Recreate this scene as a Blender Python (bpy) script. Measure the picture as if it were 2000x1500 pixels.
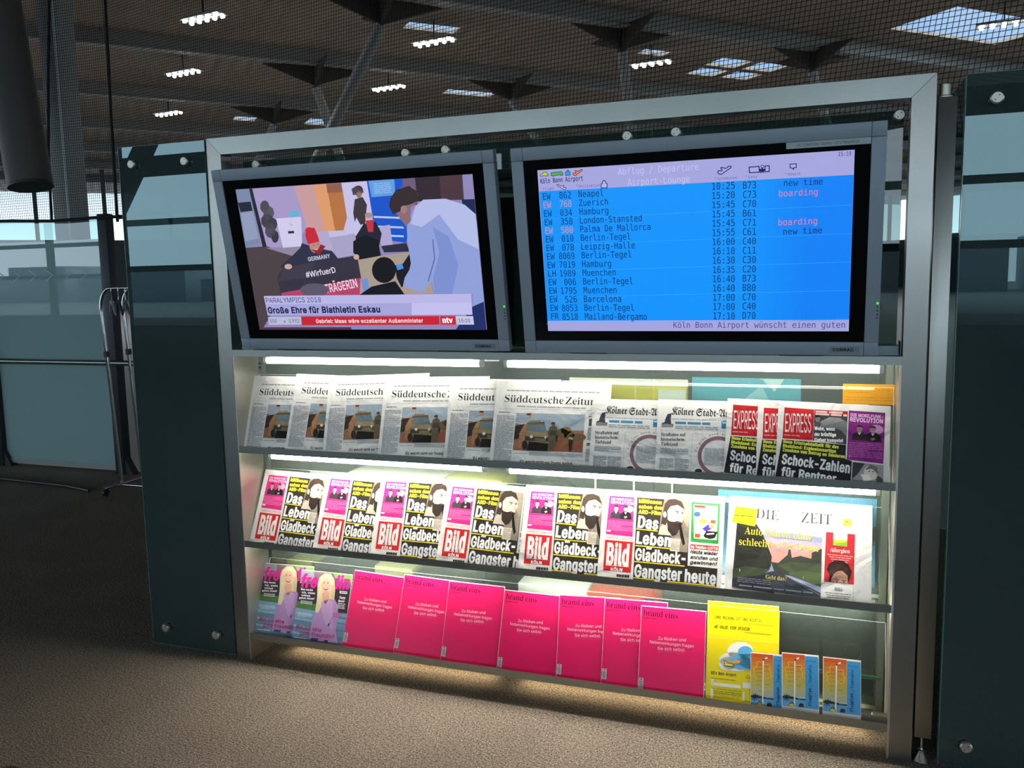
import bpy, bmesh, math, os, random
from mathutils import Vector, Matrix
random.seed(7)
PI = math.pi
scene = bpy.context.scene
for o in list(bpy.data.objects):
    bpy.data.objects.remove(o)
COL = scene.collection

# ------------------------------------------------------------------ camera
def camera_matrix(loc, pitch, yaw, roll):
    return Matrix.Translation(loc) @ Matrix.Rotation(yaw, 4, 'Z') @ Matrix.Rotation(pitch, 4, 'X') @ \
        Matrix.Rotation(roll, 4, 'Y') @ Matrix.Rotation(PI / 2, 4, 'X')
cam = bpy.data.cameras.new('camera')
cam.sensor_fit = 'HORIZONTAL'
cam.sensor_width = 36.0
cam.lens = 1672.44 / 2000 * 36
cam.clip_start, cam.clip_end = 0.05, 400
cam_o = bpy.data.objects.new('camera', cam)
COL.objects.link(cam_o)
cam_o.matrix_world = camera_matrix((2.0811, -2.5947, 1.4183), -0.1202, 0.346, 0.0199)
scene.camera = cam_o

# ------------------------------------------------------------------ exposure and sky
vs = scene.view_settings
vs.view_transform = 'Standard'
vs.look = 'None'
vs.exposure = 0.0
vs.gamma = 1.0
vs.use_curve_mapping = False

SKY_BLUE, SKY_CLOUD = 0.34, 4.6
world = bpy.data.worlds.new('sky')
scene.world = world
world.use_nodes = True
nt = world.node_tree
nt.nodes.clear()
wo = nt.nodes.new('ShaderNodeOutputWorld')
bg = nt.nodes.new('ShaderNodeBackground')
tc = nt.nodes.new('ShaderNodeTexCoord')
sp = nt.nodes.new('ShaderNodeSeparateXYZ')
mr = nt.nodes.new('ShaderNodeMapRange')          # bright overcast cloud towards the south (-y)
mr.inputs['From Min'].default_value = 0.35
mr.inputs['From Max'].default_value = -0.55
mr.interpolation_type = 'SMOOTHSTEP'
mz = nt.nodes.new('ShaderNodeMapRange')          # pale haze at the horizon
mz.inputs['From Min'].default_value = 0.16
mz.inputs['From Max'].default_value = 0.02
mz.interpolation_type = 'SMOOTHSTEP'
nz = nt.nodes.new('ShaderNodeTexNoise')
nz.inputs['Scale'].default_value = 3.5
nz.inputs['Detail'].default_value = 5
m0 = nt.nodes.new('ShaderNodeMix'); m0.data_type = 'RGBA'
m0.inputs[6].default_value = (0.30 * SKY_BLUE / .34, 0.52 * SKY_BLUE / .34, 0.86 * SKY_BLUE / .34, 1)
m0.inputs[7].default_value = (0.62, 0.80, 0.95, 1)
m1 = nt.nodes.new('ShaderNodeMix'); m1.data_type = 'RGBA'
m1.inputs[7].default_value = (1.5, 1.8, 1.9, 1)
m2 = nt.nodes.new('ShaderNodeMix'); m2.data_type = 'RGBA'
m2.inputs[7].default_value = (0.78 * SKY_CLOUD, 0.98 * SKY_CLOUD, 1.14 * SKY_CLOUD, 1)
L = nt.links
L.new(tc.outputs['Generated'], sp.inputs[0])
L.new(sp.outputs['Y'], mr.inputs['Value'])
L.new(sp.outputs['Z'], mz.inputs['Value'])
L.new(tc.outputs['Generated'], nz.inputs['Vector'])
rp = nt.nodes.new('ShaderNodeMapRange')
rp.inputs['From Min'].default_value = .42
rp.inputs['From Max'].default_value = .75
L.new(nz.outputs['Fac'], rp.inputs['Value'])
L.new(rp.outputs[0], m0.inputs[0])
L.new(mz.outputs[0], m1.inputs[0])
L.new(m0.outputs[2], m1.inputs[6])
L.new(mr.outputs[0], m2.inputs[0])
L.new(m1.outputs[2], m2.inputs[6])
L.new(m2.outputs[2], bg.inputs['Color'])
L.new(bg.outputs[0], wo.inputs['Surface'])

TUBE_STRENGTH = {1: 20.0, 2: 48.0, 3: 38.0, 4: 9.0}

# ------------------------------------------------------------------ materials
def lin(h):
    if isinstance(h, (tuple, list)):
        return tuple(h[:3])
    h = h.lstrip('#')
    out = []
    for i in (0, 2, 4):
        c = int(h[i:i + 2], 16) / 255
        out.append(c / 12.92 if c <= .04045 else ((c + .055) / 1.055) ** 2.4)
    return tuple(out)

def new_mat(name):
    m = bpy.data.materials.new(name)
    m.use_nodes = True
    return m, m.node_tree.nodes, m.node_tree.links, m.node_tree.nodes['Principled BSDF']

def noise(nodes, links, scale, detail=2, rough=.5, stretch=None, space='Object'):
    t = nodes.new('ShaderNodeTexCoord')
    n = nodes.new('ShaderNodeTexNoise')
    n.inputs['Scale'].default_value = scale
    n.inputs['Detail'].default_value = detail
    n.inputs['Roughness'].default_value = rough
    if stretch:
        mp = nodes.new('ShaderNodeMapping')
        mp.inputs['Scale'].default_value = stretch
        links.new(t.outputs[space], mp.inputs[0])
        links.new(mp.outputs[0], n.inputs['Vector'])
    else:
        links.new(t.outputs[space], n.inputs['Vector'])
    return n

def ramp(nodes, links, src, stops):
    r = nodes.new('ShaderNodeValToRGB')
    e = r.color_ramp.elements
    while len(e) < len(stops):
        e.new(.5)
    for el, (p, c) in zip(e, stops):
        el.position = p
        el.color = (*lin(c), 1)
    links.new(src, r.inputs[0])
    return r

_M = {}
def plain(col, rough=.5, metal=0.0, spec=.5, name=None, coat=0.0):
    key = (str(col), rough, metal, spec, coat)
    if key not in _M:
        m, n, l, b = new_mat(name or 'paint_%s_%d' % (str(col).lstrip('#'), int(rough * 100)))
        b.inputs['Base Color'].default_value = (*lin(col), 1)
        b.inputs['Roughness'].default_value = rough
        b.inputs['Metallic'].default_value = metal
        b.inputs['Specular IOR Level'].default_value = spec
        b.inputs['Coat Weight'].default_value = coat
        nn = noise(n, l, 40, 3)
        mr_ = n.new('ShaderNodeMapRange')
        mr_.inputs['To Min'].default_value = max(0, rough - .06)
        mr_.inputs['To Max'].default_value = min(1, rough + .06)
        l.new(nn.outputs['Fac'], mr_.inputs['Value'])
        l.new(mr_.outputs[0], b.inputs['Roughness'])
        _M[key] = m
    return _M[key]

def ink(col, kind='news'):
    """printing ink (or bare paper) of one colour; newsprint is crinkled, magazine paper is smooth and coated"""
    key = ('ink', str(col), kind)
    if key in _M:
        return _M[key]
    m, n, l, b = new_mat('%s_ink_%s' % (kind, str(col).lstrip('#')))
    b.inputs['Base Color'].default_value = (*lin(col), 1)
    if kind == 'news':
        b.inputs['Roughness'].default_value = .75
        b.inputs['Specular IOR Level'].default_value = .25
        t = n.new('ShaderNodeTexCoord')
        oi = n.new('ShaderNodeObjectInfo')
        ad = n.new('ShaderNodeVectorMath'); ad.operation = 'ADD'
        l.new(t.outputs['Object'], ad.inputs[0])
        l.new(oi.outputs['Location'], ad.inputs[1])
        n1 = n.new('ShaderNodeTexNoise')
        n1.inputs['Scale'].default_value = 9
        n1.inputs['Detail'].default_value = 3
        n1.inputs['Roughness'].default_value = .45
        n1.inputs['Distortion'].default_value = .8
        l.new(ad.outputs[0], n1.inputs['Vector'])
        bp = n.new('ShaderNodeBump')
        bp.inputs['Strength'].default_value = .55
        bp.inputs['Distance'].default_value = .035
        l.new(n1.outputs['Fac'], bp.inputs['Height'])
        l.new(bp.outputs[0], b.inputs['Normal'])
    else:
        b.inputs['Roughness'].default_value = .32
        b.inputs['Specular IOR Level'].default_value = .4
        n1 = noise(n, l, 5, 2)
        bp = n.new('ShaderNodeBump')
        bp.inputs['Strength'].default_value = .12
        bp.inputs['Distance'].default_value = .01
        l.new(n1.outputs['Fac'], bp.inputs['Height'])
        l.new(bp.outputs[0], b.inputs['Normal'])
    _M[key] = m
    return m

def glow(col, s=1.0):
    key = ('glow', str(col), s)
    if key not in _M:
        m, n, l, b = new_mat('glow_%s' % str(col).lstrip('#'))
        b.inputs['Base Color'].default_value = (0.01, 0.01, 0.01, 1)
        b.inputs['Roughness'].default_value = .35
        b.inputs['Emission Color'].default_value = (*lin(col), 1)
        b.inputs['Emission Strength'].default_value = s
        _M[key] = m
    return _M[key]

def steel(name, col, rough, stretch):
    m, n, l, b = new_mat(name)
    b.inputs['Metallic'].default_value = 1.0
    nn = noise(n, l, 30, 4, .6, stretch)
    r = ramp(n, l, nn.outputs['Fac'], [(.3, tuple(c * .86 for c in lin(col))), (.7, lin(col))])
    l.new(r.outputs[0], b.inputs['Base Color'])
    n2 = noise(n, l, 3.0, 3, .5)
    mr_ = n.new('ShaderNodeMapRange')
    mr_.inputs['To Min'].default_value = rough - .05
    mr_.inputs['To Max'].default_value = rough + .07
    l.new(n2.outputs['Fac'], mr_.inputs['Value'])
    l.new(mr_.outputs[0], b.inputs['Roughness'])
    bp = n.new('ShaderNodeBump')
    bp.inputs['Strength'].default_value = .05
    bp.inputs['Distance'].default_value = .001
    l.new(nn.outputs['Fac'], bp.inputs['Height'])
    l.new(bp.outputs[0], b.inputs['Normal'])
    return m

STEEL_H = steel('brushed_steel_horizontal', '#9a9e99', .30, (1, 40, 40))
STEEL_V = steel('brushed_steel_vertical', '#989893', .30, (40, 40, 1))
STEEL_P = steel('satin_steel_panel', '#c9c6ba', .42, (40, 40, 1))
CHROME = plain('#c8ccce', .12, 1.0, name='chrome')
DARK_STEEL = plain('#2a2d30', .4, .6, name='dark_steel')
BLACK = plain('#0b0b0c', .45, name='black_plastic')

def glass(name, tint, film, film_amount, ior=1.5, gloss_rough=0.0, gloss_col=(1, 1, 1)):
    """sheet glass: tinted see-through, a share of pale film or body colour, mirror reflection by Fresnel"""
    m, n, l, b = new_mat(name)
    out = n['Material Output']
    n.remove(b)
    tr = n.new('ShaderNodeBsdfTransparent'); tr.inputs[0].default_value = (*tint, 1)
    di = n.new('ShaderNodeBsdfDiffuse'); di.inputs[0].default_value = (*film, 1)
    mx = n.new('ShaderNodeMixShader'); mx.inputs[0].default_value = film_amount
    l.new(tr.outputs[0], mx.inputs[1]); l.new(di.outputs[0], mx.inputs[2])
    gl = n.new('ShaderNodeBsdfGlossy'); gl.inputs['Roughness'].default_value = gloss_rough
    gl.inputs[0].default_value = (*gloss_col, 1)
    fr = n.new('ShaderNodeFresnel'); fr.inputs[0].default_value = ior
    ge = n.new('ShaderNodeNewGeometry')                             # reflect once, at the face that the light enters
    one = n.new('ShaderNodeMath'); one.operation = 'SUBTRACT'; one.inputs[0].default_value = 1.0
    mu = n.new('ShaderNodeMath'); mu.operation = 'MULTIPLY'
    l.new(ge.outputs['Backfacing'], one.inputs[1]); l.new(one.outputs[0], mu.inputs[0]); l.new(fr.outputs[0], mu.inputs[1])
    m2_ = n.new('ShaderNodeMixShader')
    l.new(mu.outputs[0], m2_.inputs[0]); l.new(mx.outputs[0], m2_.inputs[1]); l.new(gl.outputs[0], m2_.inputs[2])
    l.new(m2_.outputs[0], out.inputs['Surface'])
    return m

GLASS_PANEL = glass('tinted_side_glass', (.22, .30, .30), (.050, .074, .076), .62, 1.62, 0.0, (.70, .97, 1.0))
GLASS_BACK = glass('grey_back_glass', (.92, .96, .93), (.24, .31, .28), .10, 1.42)  # pale film added so the pane shows tube light as haze
GLASS_UPPER = glass('green_upper_glass', (.50, .64, .61), (.035, .06, .058), .30, 1.5)
GLASS_EDGE = plain('#5f8f86', .15, 0, name='polished_glass_edge')
ACRYLIC = glass('clear_acrylic', (.97, .98, .975), (.5, .52, .5), .008, 1.42)
ACRYLIC_EDGE = plain('#dfe6e2', .2, name='polished_acrylic_edge')

# ------------------------------------------------------------------ mesh builder
class MB:
    def __init__(self):
        self.v, self.f, self.m, self.s, self.mats = [], [], [], [], []
    def mi(self, mat):
        if mat not in self.mats:
            self.mats.append(mat)
        return self.mats.index(mat)
    def add(self, verts, faces, mat, smooth=False, M=None):
        o = len(self.v)
        for p in verts:
            p = Vector(p)
            self.v.append(M @ p if M else p)
        k = self.mi(mat)
        for f in faces:
            self.f.append([i + o for i in f]); self.m.append(k); self.s.append(smooth)
        return self
    def box(self, x0, x1, y0, y1, z0, z1, mat, bev=0.0, M=None):
        if bev <= 0:
            vs_ = [(x, y, z) for x in (x0, x1) for y in (y0, y1) for z in (z0, z1)]
            fs = [(0, 1, 3, 2), (4, 6, 7, 5), (0, 4, 5, 1), (2, 3, 7, 6), (0, 2, 6, 4), (1, 5, 7, 3)]
            return self.add(vs_, fs, mat, False, M)
        bm = bmesh.new()
        bmesh.ops.create_cube(bm, size=1)
        for q in bm.verts:
            q.co = Vector(((x0 + x1) / 2 + q.co.x * (x1 - x0), (y0 + y1) / 2 + q.co.y * (y1 - y0), (z0 + z1) / 2 + q.co.z * (z1 - z0)))
        bmesh.ops.bevel(bm, geom=bm.edges[:], offset=bev, segments=2, affect='EDGES', profile=.5)
        bm.verts.index_update()
        self.add([q.co.copy() for q in bm.verts], [[q.index for q in f.verts] for f in bm.faces], mat, True, M)
        bm.free()
        return self
    def prism(self, pts, a, b, mat, axis='y', M=None):
        """closed outline (2-D, counter-clockwise) swept from a to b along an axis"""
        def P(p, t):
            return {'y': (p[0], t, p[1]), 'z': (p[0], p[1], t), 'x': (t, p[0], p[1])}[axis]
        n = len(pts)
        vs_ = [P(p, a) for p in pts] + [P(p, b) for p in pts]
        fs = [list(range(n)), list(range(2 * n - 1, n - 1, -1))] + [[(i + 1) % n, i, n + i, n + (i + 1) % n] for i in range(n)]
        return self.add(vs_, fs, mat, False, M)
    def tube(self, path, r, mat, n=12, caps=True, M=None, closed=False):
        path = [Vector(p) for p in path]
        rs = r if isinstance(r, (list, tuple)) else [r] * len(path)
        rings = []
        ref = None
        for i, p in enumerate(path):
            if closed:
                d = (path[(i + 1) % len(path)] - path[i - 1]).normalized()
            else:
                d = (path[min(i + 1, len(path) - 1)] - path[max(i - 1, 0)]).normalized()
            if ref is None:
                ref = Vector((0, 0, 1)) if abs(d.z) < .9 else Vector((1, 0, 0))
            u = (ref - d * ref.dot(d)).normalized()
            w = d.cross(u)
            ref = u
            rings.append([p + (u * math.cos(2 * PI * k / n) + w * math.sin(2 * PI * k / n)) * rs[i] for k in range(n)])
        vs_ = [q for rg in rings for q in rg]
        fs = []
        R_ = len(rings)
        for i in range(R_ if closed else R_ - 1):
            a, b = i * n, ((i + 1) % R_) * n
            fs += [(a + k, a + (k + 1) % n, b + (k + 1) % n, b + k) for k in range(n)]
        self.add(vs_, fs, mat, True, M)
        if caps and not closed:
            self.add(rings[0], [list(range(n - 1, -1, -1))], mat, False, M)
            self.add(rings[-1], [list(range(n))], mat, False, M)
        return self
    def lathe(self, prof, mat, c=(0, 0, 0), n=24, M=None):
        """profile of (radius, height) turned about z"""
        vs_, fs = [], []
        for r, z in prof:
            vs_ += [(c[0] + r * math.cos(2 * PI * k / n), c[1] + r * math.sin(2 * PI * k / n), c[2] + z) for k in range(n)]
        for i in range(len(prof) - 1):
            a, b = i * n, (i + 1) * n
            fs += [(a + k, a + (k + 1) % n, b + (k + 1) % n, b + k) for k in range(n)]
        return self.add(vs_, fs, mat, True, M)
    def build(self, name, parent=None, **props):
        me = bpy.data.meshes.new(name)
        me.from_pydata([tuple(p) for p in self.v], [], self.f)
        for mt in self.mats:
            me.materials.append(mt)
        me.polygons.foreach_set('material_index', self.m)
        me.polygons.foreach_set('use_smooth', self.s)
        me.update()
        if any(self.s):
            me.set_sharp_from_angle(angle=math.radians(38))
        o = bpy.data.objects.new(name, me)
        COL.objects.link(o)
        if parent is not None:
            o.parent = parent
        for k, v_ in props.items():
            o[k] = v_
        return o

def empty(name, M, **props):
    o = bpy.data.objects.new(name, None)
    o.empty_display_size = .05
    COL.objects.link(o)
    o.matrix_world = M if isinstance(M, Matrix) else Matrix.Translation(M)
    for k, v_ in props.items():
        o[k] = v_
    return o

def thing(name, label, category, at=(0, 0, 0), group=None):
    o = empty(name, at, label=label, category=category)
    if group:
        o['group'] = group
    return o

def tag(o, label, category, group=None):
    o['label'] = label; o['category'] = category
    if group:
        o['group'] = group
    return o

def copy_thing(src, M, label, group=None):
    r = src.copy(); COL.objects.link(r); r.matrix_world = M
    r['label'] = label
    if group:
        r['group'] = group
    for ch in list(src.children):
        c = ch.copy(); COL.objects.link(c); c.parent = r
        for g in list(ch.children):
            d = g.copy(); COL.objects.link(d); d.parent = c
    return r

def struct(mb, name):
    o = mb.build(name); o['kind'] = 'structure'
    return o

# ------------------------------------------------------------------ lettering
FONT_DIR = bpy.utils.system_resource('DATAFILES', path='fonts') or ''
def load_font(fn):
    try:
        return bpy.data.fonts.load(os.path.join(FONT_DIR, fn), check_existing=True)
    except Exception:
        return None
FONTS = {'sans': load_font('Inter.woff2'), 'mono': load_font('DejaVuSansMono.woff2'), 'math': load_font('NotoSansMath-Regular.woff2')}
FONTS['serif'] = FONTS['frak'] = FONTS['math']
UML = {'ä': 'a', 'ö': 'o', 'ü': 'u', 'Ä': 'A', 'Ö': 'O', 'Ü': 'U'}
def styled(s, font):
    if FONTS['math'] is None or font not in ('serif', 'frak'):
        return s
    U, l_, d_ = (0x1D400, 0x1D41A, 0x1D7CE) if font == 'serif' else (0x1D56C, 0x1D586, None)
    out = ''
    for ch in s:
        ch = UML.get(ch, ch)
        if 'A' <= ch <= 'Z': out += chr(U + ord(ch) - 65)
        elif 'a' <= ch <= 'z': out += chr(l_ + ord(ch) - 97)
        elif d_ and ch.isdigit(): out += chr(d_ + ord(ch) - 48)
        else: out += ch
    return out
from mathutils.geometry import delaunay_2d_cdt
_OUT, _G = {}, {}
def outline(s, font):
    """closed glyph outlines of a string as lists of 2-D points"""
    key = (s, font)
    if key not in _OUT:
        c = bpy.data.curves.new('glyphs', 'FONT')
        if FONTS.get(font): c.font = FONTS[font]
        c.body = s
        c.resolution_u = 3
        c.fill_mode = 'NONE'
        o = bpy.data.objects.new('glyphs', c)
        me = bpy.data.meshes.new_from_object(o)
        co = [(p.co.x, p.co.y) for p in me.vertices]
        nxt = {}
        for e in me.edges:
            nxt.setdefault(e.vertices[0], []).append(e.vertices[1]); nxt.setdefault(e.vertices[1], []).append(e.vertices[0])
        bpy.data.objects.remove(o); bpy.data.curves.remove(c); bpy.data.meshes.remove(me)
        seen, loops = set(), []
        for i in range(len(co)):
            if i in seen or i not in nxt: continue
            lp, cur, prev = [], i, None
            while cur not in seen:
                seen.add(cur); lp.append(cur)
                nb = [q for q in nxt[cur] if q != prev and q not in seen]
                if prev is None: nb = [q for q in nb if q == cur + 1] or nb
                if not nb: break
                prev, cur = cur, nb[0]
            pts = []
            for q in lp:
                if not pts or math.hypot(co[q][0] - pts[-1][0], co[q][1] - pts[-1][1]) > 1e-4: pts.append(co[q])
            if len(pts) > 2 and math.hypot(pts[0][0] - pts[-1][0], pts[0][1] - pts[-1][1]) < 1e-4: pts.pop()
            if len(pts) > 2: loops.append(pts)
        _OUT[key] = loops
    return _OUT[key]
def extent(s, font):
    xs = [p[0] for lp in outline(s, font) for p in lp]
    return (max(xs) - min(xs)) if xs else 0
def glyph(ch, font, bold):
    """(verts, triangles, advance) of one character, emboldened (bold > 0) or thinned (bold < 0)"""
    key = (ch, font, bold)
    if key in _G:
        return _G[key]
    adv = extent('H' + ch + 'H', font) - extent('HH', font)
    loops = outline(ch, font) if ch != ' ' else []
    if not loops:
        _G[key] = ([], [], adv)
        return _G[key]
    def area(lp): return sum(lp[i - 1][0] * p[1] - p[0] * lp[i - 1][1] for i, p in enumerate(lp)) / 2
    sg = 1 if max((area(lp) for lp in loops), key=abs) > 0 else -1
    if bold:
        by = 0.0 if bold < 0 else (.5 if bold > .035 else 1.0)      # hairlines and narrow counters stay open
        nl = []
        for lp in loops:
            q, n_ = [], len(lp)
            for i, p in enumerate(lp):
                a, b_ = lp[i - 1], lp[(i + 1) % n_]
                d1 = Vector((p[0] - a[0], p[1] - a[1])).normalized(); d2 = Vector((b_[0] - p[0], b_[1] - p[1])).normalized()
                n1, n2 = Vector((d1.y, -d1.x)), Vector((d2.y, -d2.x))
                m_ = n1 + n2
                if m_.length < .3: m_ = n1
                m_.normalize(); k = min(1 / max(m_.dot(n1), .5), 1.6)
                q.append((p[0] + m_.x * bold * k * sg, p[1] + m_.y * bold * by * k * sg))
            nl.append(q)
        loops = nl
    vs_, es = [], []
    for lp in loops:
        k = len(vs_)
        vs_ += [Vector(p) for p in lp]
        es += [(k + i, k + (i + 1) % len(lp)) for i in range(len(lp))]
    ov, _, of, *_ = delaunay_2d_cdt(vs_, es, [], 0, 1e-5)
    tris = []
    for f in of:
        cx, cy = sum(ov[i].x for i in f) / len(f), sum(ov[i].y for i in f) / len(f)
        wn_ = 0
        for lp in loops:
            for i, b_ in enumerate(lp):
                a = lp[i - 1]
                if (a[1] <= cy) != (b_[1] <= cy):
                    t = (cy - a[1]) / (b_[1] - a[1])
                    if a[0] + t * (b_[0] - a[0]) > cx:
                        wn_ += 1 if b_[1] > a[1] else -1
        if wn_:
            tris.append(list(f))
    used = sorted({i for f in tris for i in f}); mp_ = {i: k for k, i in enumerate(used)}
    _G[key] = ([(ov[i].x, ov[i].y) for i in used], [[mp_[i] for i in f] for f in tris], adv)
    return _G[key]
_CAP = {}
def text_shape(s, font='sans', bold=0.0, space=1.0):
    """2-D glyphs scaled to a cap height of 1, starting at x = 0 on the baseline; returns verts, faces, width"""
    ref = styled('H' if font != 'frak' else 'l', font)
    if (font, bold) not in _CAP:
        ys = [p[1] for p in glyph(ref, font, bold)[0]]
        _CAP[(font, bold)] = max(ys)
    cap = _CAP[(font, bold)]
    v, f, pen = [], [], 0.0
    for ch, t in zip(s, styled(s, font)):
        gv, gf, adv = glyph(t, font, bold)
        k = len(v)
        v += [(p[0] + pen, p[1]) for p in gv]; f += [[i + k for i in q] for q in gf]
        if t != ch and ch in UML:
            xa, xb, top = min(p[0] for p in gv), max(p[0] for p in gv), max(p[1] for p in gv) + .10
            for cx in (xa + (xb - xa) * .27, xa + (xb - xa) * .73):
                k = len(v)
                v += [(pen + cx + .05 * math.cos(q * PI / 4), top + .05 * math.sin(q * PI / 4)) for q in range(8)]
                f.append(list(range(k, k + 8)))
        pen += adv * space + (bold * 1.2 if font != 'mono' else 0)
    if not v:
        return [], [], 1
    x0 = min(p[0] for p in v); x1 = max(p[0] for p in v)
    return [((p[0] - x0) / cap, p[1] / cap) for p in v], f, (x1 - x0) / cap

# ------------------------------------------------------------------ printed sheets
def homography(src):
    """projective map of four picked corners (tl, tr, br, bl) to the unit square, v downwards"""
    dst = [(0, 0), (1, 0), (1, 1), (0, 1)]
    A = []
    for (x, y), (u, v) in zip(src, dst):
        A.append([x, y, 1, 0, 0, 0, -u * x, -u * y, u]); A.append([0, 0, 0, x, y, 1, -v * x, -v * y, v])
    n = 8
    for i in range(n):
        p = max(range(i, n), key=lambda r: abs(A[r][i])); A[i], A[p] = A[p], A[i]
        for r in range(n):
            if r != i:
                q = A[r][i] / A[i][i]
                A[r] = [a - q * b for a, b in zip(A[r], A[i])]
    h = [A[i][8] / A[i][i] for i in range(n)] + [1]
    def f(x, y):
        w = h[6] * x + h[7] * y + h[8]
        return ((h[0] * x + h[1] * y + h[2]) / w, (h[3] * x + h[4] * y + h[5]) / w)
    return f

STEP = .00022
class Sheet:
    """flat printed face, local x right, y up, z towards the reader; art is laid out in the units of `quad`"""
    def __init__(self, W, H, quad, Hv=None, fx=1.0, inks=None, z0=0.0):
        self.W, self.H, self.Hv, self.fx = W, H, Hv or H, fx
        self.hm = homography(quad)
        self.parts = {}
        self.inks = inks or (lambda c: ink(c, 'news'))
        self.z0 = z0
    def P(self, x, y):
        s, t = self.hm(x, y)
        return Vector((s * self.W * self.fx, self.H - t * self.Hv))
    def part(self, p):
        return self.parts.setdefault(p, MB())
    def z(self, layer):
        return self.z0 + STEP * (layer + 1)
    def clip(self, p):
        return (min(max(p[0], .0), self.W), min(max(p[1], .0), self.H))
    def raw(self, part, pts, col, layer):
        mb = self.part(part)
        area = sum(pts[i][0] * pts[(i + 1) % len(pts)][1] - pts[(i + 1) % len(pts)][0] * pts[i][1] for i in range(len(pts)))
        if area < 0:
            pts = pts[::-1]
        mb.add([(p[0], p[1], self.z(layer)) for p in pts], [list(range(len(pts)))], self.inks(col))
    def poly(self, part, pts, col, layer=0):
        self.raw(part, [self.clip(self.P(*p)) for p in pts], col, layer)
    def rect(self, part, x0, y0, x1, y1, col, layer=0):
        """axis-parallel on the paper: corners taken at (x0,y0) top left and (x1,y1) bottom right"""
        a, b = self.clip(self.P(x0, y0)), self.clip(self.P(x1, y1))
        self.raw(part, [(a[0], b[1]), (b[0], b[1]), (b[0], a[1]), (a[0], a[1])], col, layer)
    def ell(self, part, cx, cy, rx, ry, col, layer=0, n=20, a0=0, a1=2 * PI, rot=0):
        pts = []
        k = n if a1 - a0 >= 2 * PI - 1e-6 else n + 1
        for i in range(k):
            t = a0 + (a1 - a0) * i / n
            x, y = rx * math.cos(t), ry * math.sin(t)
            pts.append((cx + x * math.cos(rot) - y * math.sin(rot), cy + x * math.sin(rot) + y * math.cos(rot)))
        self.poly(part, pts, col, layer)
    def stroke(self, part, pts, w, col, layer=0, closed=False):
        """polyline of width w (metres)"""
        q = [self.P(*p) for p in pts]
        if closed:
            q.append(q[0])
        mb = self.part(part); z = self.z(layer); mt = self.inks(col)
        for a, b in zip(q, q[1:]):
            d = (b - a)
            if d.length < 1e-7: continue
            d.normalize(); nrm = Vector((-d.y, d.x)) * w / 2; e = d * w * .35
            c = [a - e - nrm, b + e - nrm, b + e + nrm, a - e + nrm]
            mb.add([(*p, z) for p in c], [(0, 1, 2, 3)], mt)
    def text(self, part, s, p0, p1, h, col, layer=1, font='sans', bold=0.0, slant=0.0, space=1.0, maxx=None):
        """baseline runs from p0 to p1 (art units); h is the cap height in art units, measured upwards"""
        a, b = self.P(*p0), self.P(*p1)
        up = self.P(p0[0], p0[1] - h)
        ex = (b - a); wid = ex.length; ex.normalize(); ey = Vector((-ex.y, ex.x))
        hh = (up - a).dot(ey)
        v, f, w = text_shape(s, font, bold, space)
        if not v: return
        sx = wid / w
        z = self.z(layer)
        out = []
        for x, y in v:
            p = a + ex * (x * sx + slant * y * hh) + ey * (y * hh)
            out.append((min(p.x, self.W), min(max(p.y, 0), self.H), z))
        self.part(part).add(out, f, self.inks(col))
    def lines(self, part, x0, y0, x1, y1, n, col, layer=1, fill=.55, words=True):
        """columns of body text too small to read"""
        a, b = self.P(x0, y0), self.P(x1, y1)
        H_ = (a.y - self.P(x0, y1).y) / n
        if (a.y - b.y) > H_ * n * .35:
            H_ = (a.y - b.y) / n
        mb = self.part(part); z = self.z(layer); mt = self.inks(col)
        rng = random.Random(int(x0 * 7 + y0 * 13 + n))
        for i in range(n):
            y1_ = a.y - i * H_; y0_ = y1_ - H_ * fill
            x = a.x; end = b.x if i % 5 != 4 else a.x + (b.x - a.x) * rng.uniform(.5, .95)
            while x < end:
                w = min(rng.uniform(2.0, 6.0) * H_ * .9, end - x)
                mb.add([(x, y0_, z), (x + w, y0_, z), (x + w, y1_, z), (x, y1_, z)], [(0, 1, 2, 3)], mt)
                x += w + H_ * .45
                if not words: break
    def build(self, root):
        for nm, mb in self.parts.items():
            mb.build(nm, root)

def sub(x0, y0, x1, y1, tl, tr, br, bl):
    """unit-square helper inside a quadrilateral of art units"""
    def f(u, v):
        a = (tl[0] + (tr[0] - tl[0]) * u, tl[1] + (tr[1] - tl[1]) * u)
        b = (bl[0] + (br[0] - bl[0]) * u, bl[1] + (br[1] - bl[1]) * u)
        return (a[0] + (b[0] - a[0]) * v, a[1] + (b[1] - a[1]) * v)
    return f
def quad_map(tl, tr, br, bl):
    return sub(0, 0, 1, 1, tl, tr, br, bl)

# ================================================================== large structure
# -- carpet
m, n, l, b = new_mat('speckled_loop_carpet')
n1 = noise(n, l, 190, 2, .7)
n2 = noise(n, l, 3.0, 3, .5)
n3 = noise(n, l, 75, 2, .6, (1, 1.9, 1))
r1 = ramp(n, l, n1.outputs['Fac'], [(.30, '#2e2a27'), (.42, '#726a60'), (.56, '#968c7f'), (.72, '#c6bcad')])
r2 = ramp(n, l, n2.outputs['Fac'], [(.3, (.84, .84, .84)), (.7, (1, 1, 1))])
r3 = ramp(n, l, n3.outputs['Fac'], [(.33, (.62, .62, .62)), (.5, (1, 1, 1))])
for a_, c_ in ((r2, 0), (r3, 1)):
    mx = n.new('ShaderNodeMix'); mx.data_type = 'RGBA'; mx.blend_type = 'MULTIPLY'; mx.inputs[0].default_value = 1
    l.new((r1.outputs[0] if c_ == 0 else last), mx.inputs[6]); l.new(a_.outputs[0], mx.inputs[7])
    last = mx.outputs[2]
l.new(last, b.inputs['Base Color'])
b.inputs['Roughness'].default_value = .95
b.inputs['Specular IOR Level'].default_value = .1
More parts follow.
